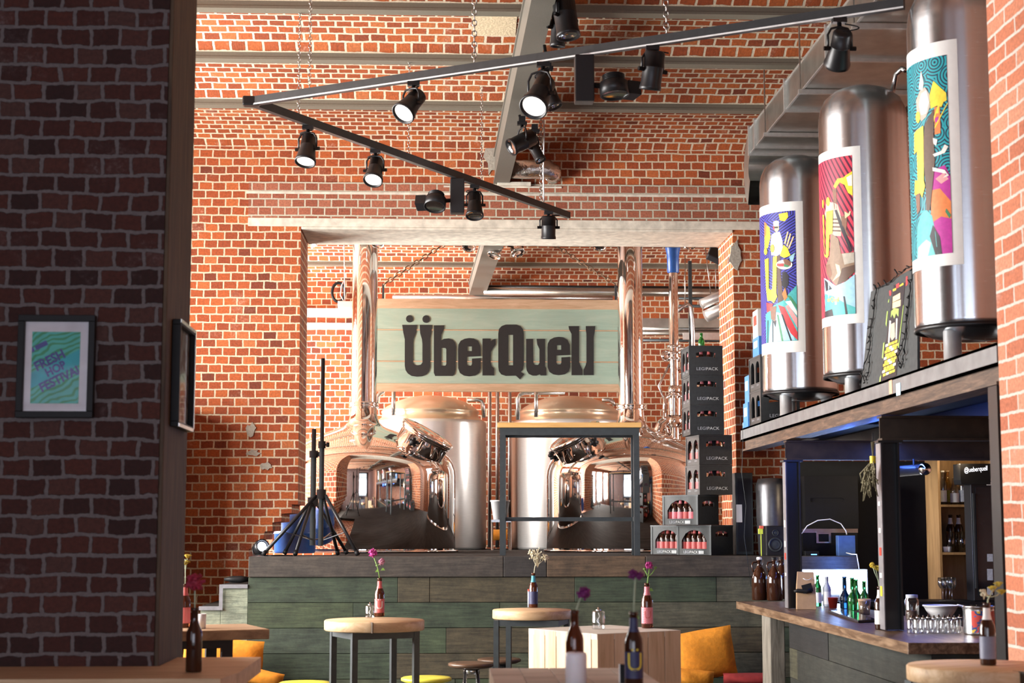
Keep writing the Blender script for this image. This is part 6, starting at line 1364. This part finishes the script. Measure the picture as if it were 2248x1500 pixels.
b=MB(); b.box((WX+.036,y1-.016,z0),(WX+.0375,y1,z1)); b.box((WX+.036,y0,z1-.014),(WX+.0375,y1,z1)); b.box((WX+.036,y0,z0),(WX+.0375,y1,z0+.014)); b.build('silver_lip',m_silver,root)
mt=noisy('photo_print',[(.30,.33,.30),(.06,.07,.07),(.35,.36,.32),(.22,.12,.06),(.5,.42,.3)],3.5); MB().box((WX+.004,y0+fw,z0+fw),(WX+.010,y1-fw,z1-fw)).build('photo',mt,root)
MB().box((WX+.016,y0+fw,z0+fw),(WX+.018,y1-fw,z1-fw)).build('glazing',thin_glass('photo_glass',(.98,.98,.98),.03,.3),root)
# ================================================================ LIGHT
def area(name,loc,rot,sx,sy,pw,col):
    l=bpy.data.lights.new(name,'AREA'); l.shape='RECTANGLE'; l.size=sx; l.size_y=sy; l.energy=pw; l.color=col
    o=bpy.data.objects.new(name,l); COL.objects.link(o); o.location=loc; o.rotation_euler=rot; return o
DAY=(1,.965,.92)
for i,(a,c,d,e) in enumerate(HW): area('daylight_hall',(XL-.32,(a+c)/2,(d+e)/2),(0,R_(-90),0),e-d,c-a,LHALL,DAY)
for i,(a,c,d,e) in enumerate(RW): area('daylight_rear',(XL-.32,(a+c)/2,(d+e)/2),(0,R_(-90),0),e-d,c-a,LREAR,DAY)
area('daylight_rear',(XR+.32,17.15,3.2),(0,R_(90),0),2.0,1.5,LREARR,DAY)
area('daylight_front',((FW[0]+FW[1])/2,-4.32,2.2),(R_(90),0,0),FW[1]-FW[0],2.4,LFRONT,(.80,.83,1.0))
for i,(a,c,d,e) in enumerate(LW): area('daylight_front_side',(XL-.32,(a+c)/2,(d+e)/2),(0,R_(-90),0),e-d,c-a,LSIDE,(.8,.84,1.0))
def point(name,loc,pw,col,r=.05):
    l=bpy.data.lights.new(name,'POINT'); l.energy=pw; l.color=col; l.shadow_soft_size=r; o=bpy.data.objects.new(name,l); COL.objects.link(o); o.location=loc; return o
l=area('light_panel_glow',(aY(1835,1280,13.0).x,13.08,1.26),(R_(-90),0,0),.45,.2,6,(.35,.55,1.0))
l=area('bar_strip_light',(3.2,11.0,2.28),(0,0,0),.04,2.2,LBLUE*.3,(.08,.2,1.0))
point('panel_back_glow',(3.3,13.62,1.38),LBLUE*.12,(.05,.22,1.0),.05)
point('beam_glow',(2.66,10.6,2.24),LBLUE*.10,(.04,.16,1.0),.03)
point('beam_glow',(2.66,9.9,2.24),LBLUE*.08,(.04,.16,1.0),.03)
point('back_bar_lamp',(4.15,13.0,2.2),LBAR,(1,.75,.45),.04)
w=bpy.data.worlds.new('World'); SC.world=w; w.use_nodes=True; bg=w.node_tree.nodes['Background']; bg.inputs[0].default_value=(.85,.92,1,1); bg.inputs[1].default_value=1.0
# ================================================================ CAMERA
cd=bpy.data.cameras.new('camera'); co=bpy.data.objects.new('camera',cd); COL.objects.link(co); SC.camera=co
cd.sensor_width=36; cd.lens=FPX/2248*36; cd.clip_start=.05; cd.clip_end=100
co.matrix_world=Matrix(((CR.x,CU.x,-CF.x,0),(CR.y,CU.y,-CF.y,0),(CR.z,CU.z,-CF.z,H),(0,0,0,1)))
cd.dof.use_dof=True; cd.dof.focus_distance=14.0; cd.dof.aperture_fstop=4.5
SC.view_settings.view_transform='Standard'; SC.view_settings.look='None'; SC.view_settings.gamma=1; SC.view_settings.exposure=EXPO; SC.view_settings.use_curve_mapping=False
SC.cycles.use_denoising=True; SC.cycles.max_bounces=8; SC.cycles.caustics_reflective=False; SC.cycles.caustics_refractive=False; SC.cycles.sample_clamp_indirect=6
